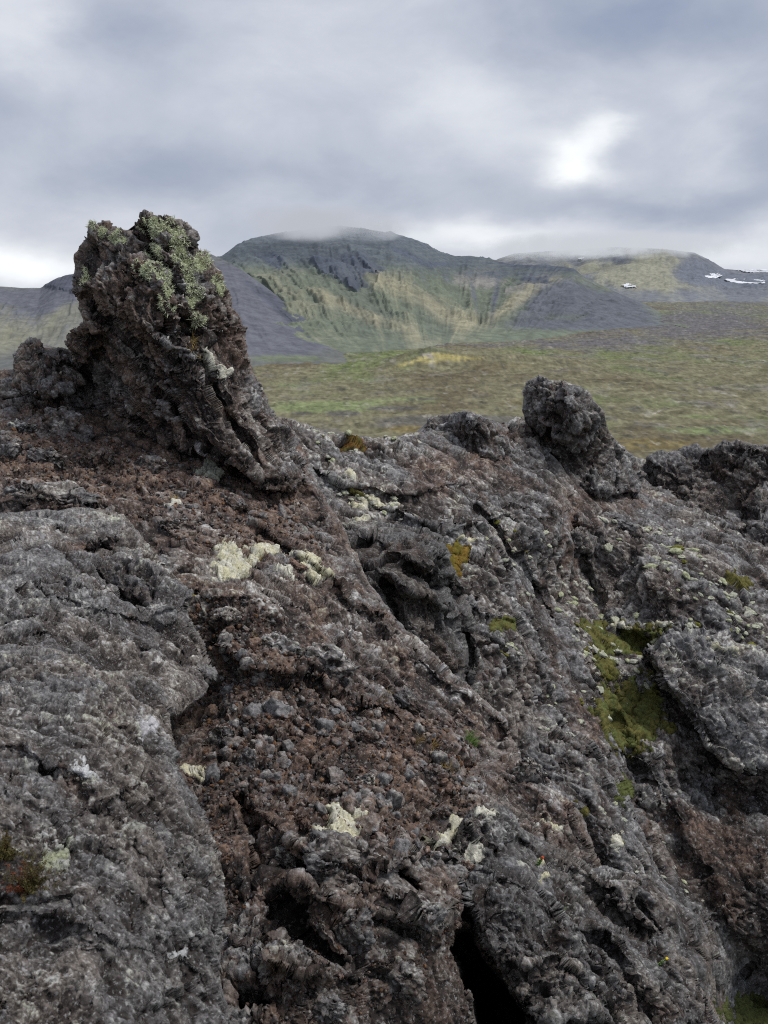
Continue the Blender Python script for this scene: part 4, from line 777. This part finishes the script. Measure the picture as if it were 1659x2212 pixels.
# snow fields: the hillside itself lifted a little, where snow lies
def snow(k, pts, label):
    Uf, Vf, Tf, p = MT[k]; ok = Tf < .99; up, vp = proj(p[ok]); Yk = p[ok][:, 1]
    pp = np.array(pts, float); c0 = pp.mean(0); m = (np.abs(up-c0[0]) < 60) & (np.abs(vp-c0[1]) < 9)
    A = np.stack([np.ones(m.sum()), up[m]-c0[0], vp[m]-c0[1]], 1); co = np.linalg.lstsq(A, Yk[m], rcond=None)[0]; sh = np.percentile(A@co-Yk[m], 60)
    def near(u, v): return co[0]+co[1]*(u-c0[0])+co[2]*(v-c0[1])-max(sh, 0)
    n = 90; B_ = []
    for t in np.linspace(0, len(pp), n, endpoint=False):
        a = int(t); f = t-a; f = f*f*(3-2*f)*.5+f*.5; B_.append(pp[a]*(1-f)+pp[(a+1) % len(pp)]*f)
    B_ = np.array(B_); an = np.linspace(0, 2*math.pi, n, endpoint=False); q = np.stack([np.cos(an)*3+len(label), np.sin(an)*3, an*0], 1)
    B_ = B_+np.stack([gn(q*1.3)*4+gn(q*4)*1.5, gn(q*1.3+9)*1.6+gn(q*4+9)*.9], 1); c = B_.mean(0); V = []; Fc = []; R_ = 5
    for r in range(R_+1):
        for b in B_:
            w = c+(b-c)*(.02+.98*r/R_); V.append(P3(w[0], w[1], near(*w)-9))
    for r in range(R_):
        for i_ in range(n): Fc.append((r*n+i_, r*n+(i_+1) % n, (r+1)*n+(i_+1) % n, (r+1)*n+i_))
    o = mesh_np('snow_patch', np.array(V), Fc, M_snow); recenter(o); tag(o, label, 'snow', 'snow patches on the far slopes')
snow(1, [(1522,599),(1532,591),(1550,590),(1560,595),(1546,601)], 'short snow patch, middle one of the right slope')
snow(1, [(1566,602),(1600,602),(1652,604),(1652,611),(1612,613),(1580,610)], 'longest snow streak near the right edge')
snow(1, [(1343,614),(1356,611),(1370,616),(1376,621),(1352,620)], 'smallest snow patch, left of the other two at the ridge foot')
snow(1, [(1590,583),(1625,582),(1700,583),(1700,588),(1620,588)], 'thin snow line on the far plateau at the right edge')
snow(1, [(1250,558),(1260,544),(1272,540),(1266,549),(1256,560)], 'thin snow streak on the back mountain under the cloud')

# ------------------------------------------------------------------ cloud caps (volumes with a glow in place of scattered light)
def ridge(k, u):
    Uf, Vf, Tf, p = MT[k]; i = np.argmin(np.abs(Uf-u)+1e4*(np.abs(Tf-.95) > .02)); return p[i, 1]
def cloud(parts, label, dens, col, seed):
    vs, fs, b = [], [], 0; a, f = ICO[3]
    for (u, v, ru, rv, Y, ry) in parts:
        c = P3(u, v, Y); vs.append(a*np.array([ru*Y/F, ry, rv*Y/F])+c); fs.append(f+b); b += len(a)
    o = mesh_np('cloud_cap', np.concatenate(vs), np.concatenate(fs)); recenter(o)
    m = bpy.data.materials.new('cloud_vapour'); m.use_nodes = True; nt = m.node_tree; N = nt.nodes; L = nt.links; N.remove(N['Principled BSDF'])
    geo = N.new('ShaderNodeNewGeometry'); tc = N.new('ShaderNodeTexCoord')
    nz = N.new('ShaderNodeTexNoise'); nz.inputs['Scale'].default_value = .010; nz.inputs['Detail'].default_value = 5; nz.inputs['Roughness'].default_value = .6
    mp = N.new('ShaderNodeVectorMath'); mp.operation = 'ADD'; mp.inputs[1].default_value = (seed*100, 0, 0); L.new(geo.outputs['Position'], mp.inputs[0]); L.new(mp.outputs[0], nz.inputs['Vector'])
    sx = N.new('ShaderNodeSeparateXYZ'); L.new(tc.outputs['Generated'], sx.inputs[0])
    def M(op, x, y=None, cl=False):
        n = N.new('ShaderNodeMath'); n.operation = op; n.use_clamp = cl
        for i, q in enumerate((x, y)):
            if q is None: continue
            if isinstance(q, (int, float)): n.inputs[i].default_value = q
            else: L.new(q, n.inputs[i])
        return n.outputs[0]
    # fades to nothing at the edge of its box
    e = None
    for k in range(3):
        t = M('SUBTRACT', sx.outputs[k], .5); t = M('MULTIPLY', t, 2.); t = M('MULTIPLY', t, t); e = t if e is None else M('ADD', e, t)
    e = M('SUBTRACT', 1., e, True)
    d = M('SUBTRACT', nz.outputs['Fac'], .47); d = M('MULTIPLY', d, 8.); d = M('ADD', d, M('MULTIPLY', e, .9)); d = M('SUBTRACT', d, .35, True); d = M('MULTIPLY', d, M('POWER', e, .8)); d = M('MULTIPLY', d, dens)
    em = N.new('ShaderNodeEmission'); em.inputs[0].default_value = (*col, 1); L.new(d, em.inputs[1])  # emission stands in for light scattered inside the cloud
    ab = N.new('ShaderNodeVolumeAbsorption'); ab.inputs[0].default_value = (0, 0, 0, 1); L.new(d, ab.inputs[1])
    ad = N.new('ShaderNodeAddShader'); L.new(em.outputs[0], ad.inputs[0]); L.new(ab.outputs[0], ad.inputs[1])
    L.new(ad.outputs[0], N['Material Output'].inputs['Volume']); N['Material Output'].inputs['Surface']
    o.data.materials.append(m); m.cycles.homogeneous_volume = False if hasattr(m, 'cycles') and hasattr(m.cycles, 'homogeneous_volume') else None
    tag(o, label, 'cloud'); o.visible_shadow = True; return o
cloud([(700, 492, 200, 40, ridge(0, 690), 420)], 'grey cloud cap hiding the summit of the main mountain', .018, (.50, .525, .58), 1)
cloud([(1300, 536, 290, 36, ridge(1, 1300), 600)], 'low cloud bank resting on the back mountain at right', .013, (.60, .63, .68), 2)

# ------------------------------------------------------------------ sky + sun
world = bpy.data.worlds.new("World"); bpy.context.scene.world = world; world.use_nodes = True
nt = world.node_tree; N = nt.nodes; Lk = nt.links; bg = N['Background']
def M(op, x, y=None, z=None, cl=False):
    n = N.new('ShaderNodeMath'); n.operation = op; n.use_clamp = cl
    for i, q in enumerate((x, y, z)):
        if q is None: continue
        if isinstance(q, (int, float)): n.inputs[i].default_value = q
        else: Lk.new(q, n.inputs[i])
    return n.outputs[0]
SUN_EL, SUN_AZ = math.radians(60), math.radians(78)      # azimuth measured from +Y towards +X
sky = N.new('ShaderNodeTexSky'); sky.sky_type = 'NISHITA'; sky.sun_disc = False; sky.sun_elevation = SUN_EL; sky.sun_rotation = SUN_AZ
tc = N.new('ShaderNodeTexCoord'); sx = N.new('ShaderNodeSeparateXYZ'); Lk.new(tc.outputs['Generated'], sx.inputs[0])
az0 = M('ARCTAN2', sx.outputs[0], sx.outputs[1]); el0 = M('ARCSINE', sx.outputs[2])
# wispy noise, flattened
mp = N.new('ShaderNodeMapping'); mp.inputs['Scale'].default_value = (1, 1, 2.2); Lk.new(tc.outputs['Generated'], mp.inputs[0])
n1 = N.new('ShaderNodeTexNoise'); n1.inputs['Scale'].default_value = 3.2; n1.inputs['Detail'].default_value = 6; n1.inputs['Roughness'].default_value = .5; n1.inputs['Distortion'].default_value = .5; Lk.new(mp.outputs[0], n1.inputs[0])
n2 = N.new('ShaderNodeTexNoise'); n2.inputs['Scale'].default_value = 5.; n2.inputs['Detail'].default_value = 6; n2.inputs['Roughness'].default_value = .55; Lk.new(mp.outputs[0], n2.inputs[0])
sc_ = N.new('ShaderNodeSeparateColor'); Lk.new(n2.outputs['Color'], sc_.inputs[0])
az = M('ADD', az0, M('MULTIPLY', M('SUBTRACT', sc_.outputs[0], .5), .14)); el = M('ADD', el0, M('MULTIPLY', M('SUBTRACT', sc_.outputs[1], .5), .09))
val = M('MULTIPLY', M('SUBTRACT', n1.outputs['Fac'], .5), .38)
n3 = N.new('ShaderNodeTexNoise'); n3.inputs['Scale'].default_value = 6.; n3.inputs['Detail'].default_value = 8; n3.inputs['Roughness'].default_value = .58; n3.inputs['Distortion'].default_value = .3
mp2 = N.new('ShaderNodeMapping'); mp2.inputs['Scale'].default_value = (1, 1, 1.9); mp2.inputs['Rotation'].default_value = (0, .35, 0); Lk.new(tc.outputs['Generated'], mp2.inputs[0]); Lk.new(mp2.outputs[0], n3.inputs[0])
val = M('ADD', val, M('MULTIPLY', M('SUBTRACT', n3.outputs['Fac'], .5), .46))
for (u, v, ru, rv, a) in [(1248,290,50,56,.26),(1245,345,74,22,.20),(1250,310,110,110,.10),(1290,260,30,40,.12),(10,560,150,45,.34),(1060,490,200,34,.26),(1600,545,160,40,.22),(1020,180,110,190,.12),(20,60,70,160,.15),(1500,230,90,120,.07),(640,280,160,60,.05),
                          (1659,330,90,150,-.22),(1330,30,340,90,-.32),(0,260,140,60,-.17),(230,60,150,70,-.14),(280,390,360,44,-.13),(900,400,330,40,-.08),(1380,425,240,30,-.14),(700,130,120,80,-.04),(60,470,120,24,-.05),(1560,440,110,40,-.1)]:
    d = P3(u, v, 1.); d = d/np.linalg.norm(d); a0 = math.atan2(d[0], d[1]); e0 = math.asin(d[2]); ru_, rv_ = ru/F, rv/F
    x = M('DIVIDE', M('SUBTRACT', az, a0), ru_); y = M('DIVIDE', M('SUBTRACT', el, e0), rv_)
    g = M('EXPONENT', M('MULTIPLY', M('ADD', M('MULTIPLY', x, x), M('MULTIPLY', y, y)), -1.))
    val = M('ADD', val, M('MULTIPLY', g, a))
val = M('ADD', val, .46, None, True)
cr = N.new('ShaderNodeValToRGB'); cr.color_ramp.interpolation = 'LINEAR'; Lk.new(val, cr.inputs[0])
E = cr.color_ramp.elements; E[0].position = .1; E[0].color = (.24, .29, .40, 1); E[1].position = 1; E[1].color = (.97, .98, 1.0, 1)
for ps, c in ((.3, (.36, .40, .485)), (.45, (.47, .50, .575)), (.62, (.62, .65, .70)), (.8, (.80, .825, .855))):
    e = E.new(ps); e.color = (*c, 1)
b2 = N.new('ShaderNodeBackground'); Lk.new(cr.outputs[0], b2.inputs[0]); b2.inputs[1].default_value = 1.24
Lk.new(sky.outputs[0], bg.inputs[0]); bg.inputs[1].default_value = .05
ms = N.new('ShaderNodeMixShader'); ms.inputs[0].default_value = .93; Lk.new(bg.outputs[0], ms.inputs[1]); Lk.new(b2.outputs[0], ms.inputs[2]); Lk.new(ms.outputs[0], N['World Output'].inputs[0])
sd = bpy.data.lights.new('sun', 'SUN'); sd.energy = 2.9; sd.angle = math.radians(20); sd.color = (1, .96, .90); so = bpy.data.objects.new('sun', sd); C.objects.link(so)
dv = Vector((math.sin(SUN_AZ)*math.cos(SUN_EL), math.cos(SUN_AZ)*math.cos(SUN_EL), math.sin(SUN_EL))); so.rotation_euler = dv.to_track_quat('Z', 'Y').to_euler(); so.location = (30, 20, 60)
sc = bpy.context.scene
sc.view_settings.view_transform = 'Standard'; sc.view_settings.look = 'None'; sc.view_settings.exposure = 0
sc.render.engine = 'CYCLES'; sc.cycles.pixel_filter_type = 'BLACKMAN_HARRIS'; sc.cycles.filter_width = 1.1; sc.cycles.use_denoising = False; sc.cycles.max_bounces = 5; sc.cycles.volume_bounces = 0; sc.cycles.volume_max_steps = 64; sc.cycles.volume_step_rate = 4
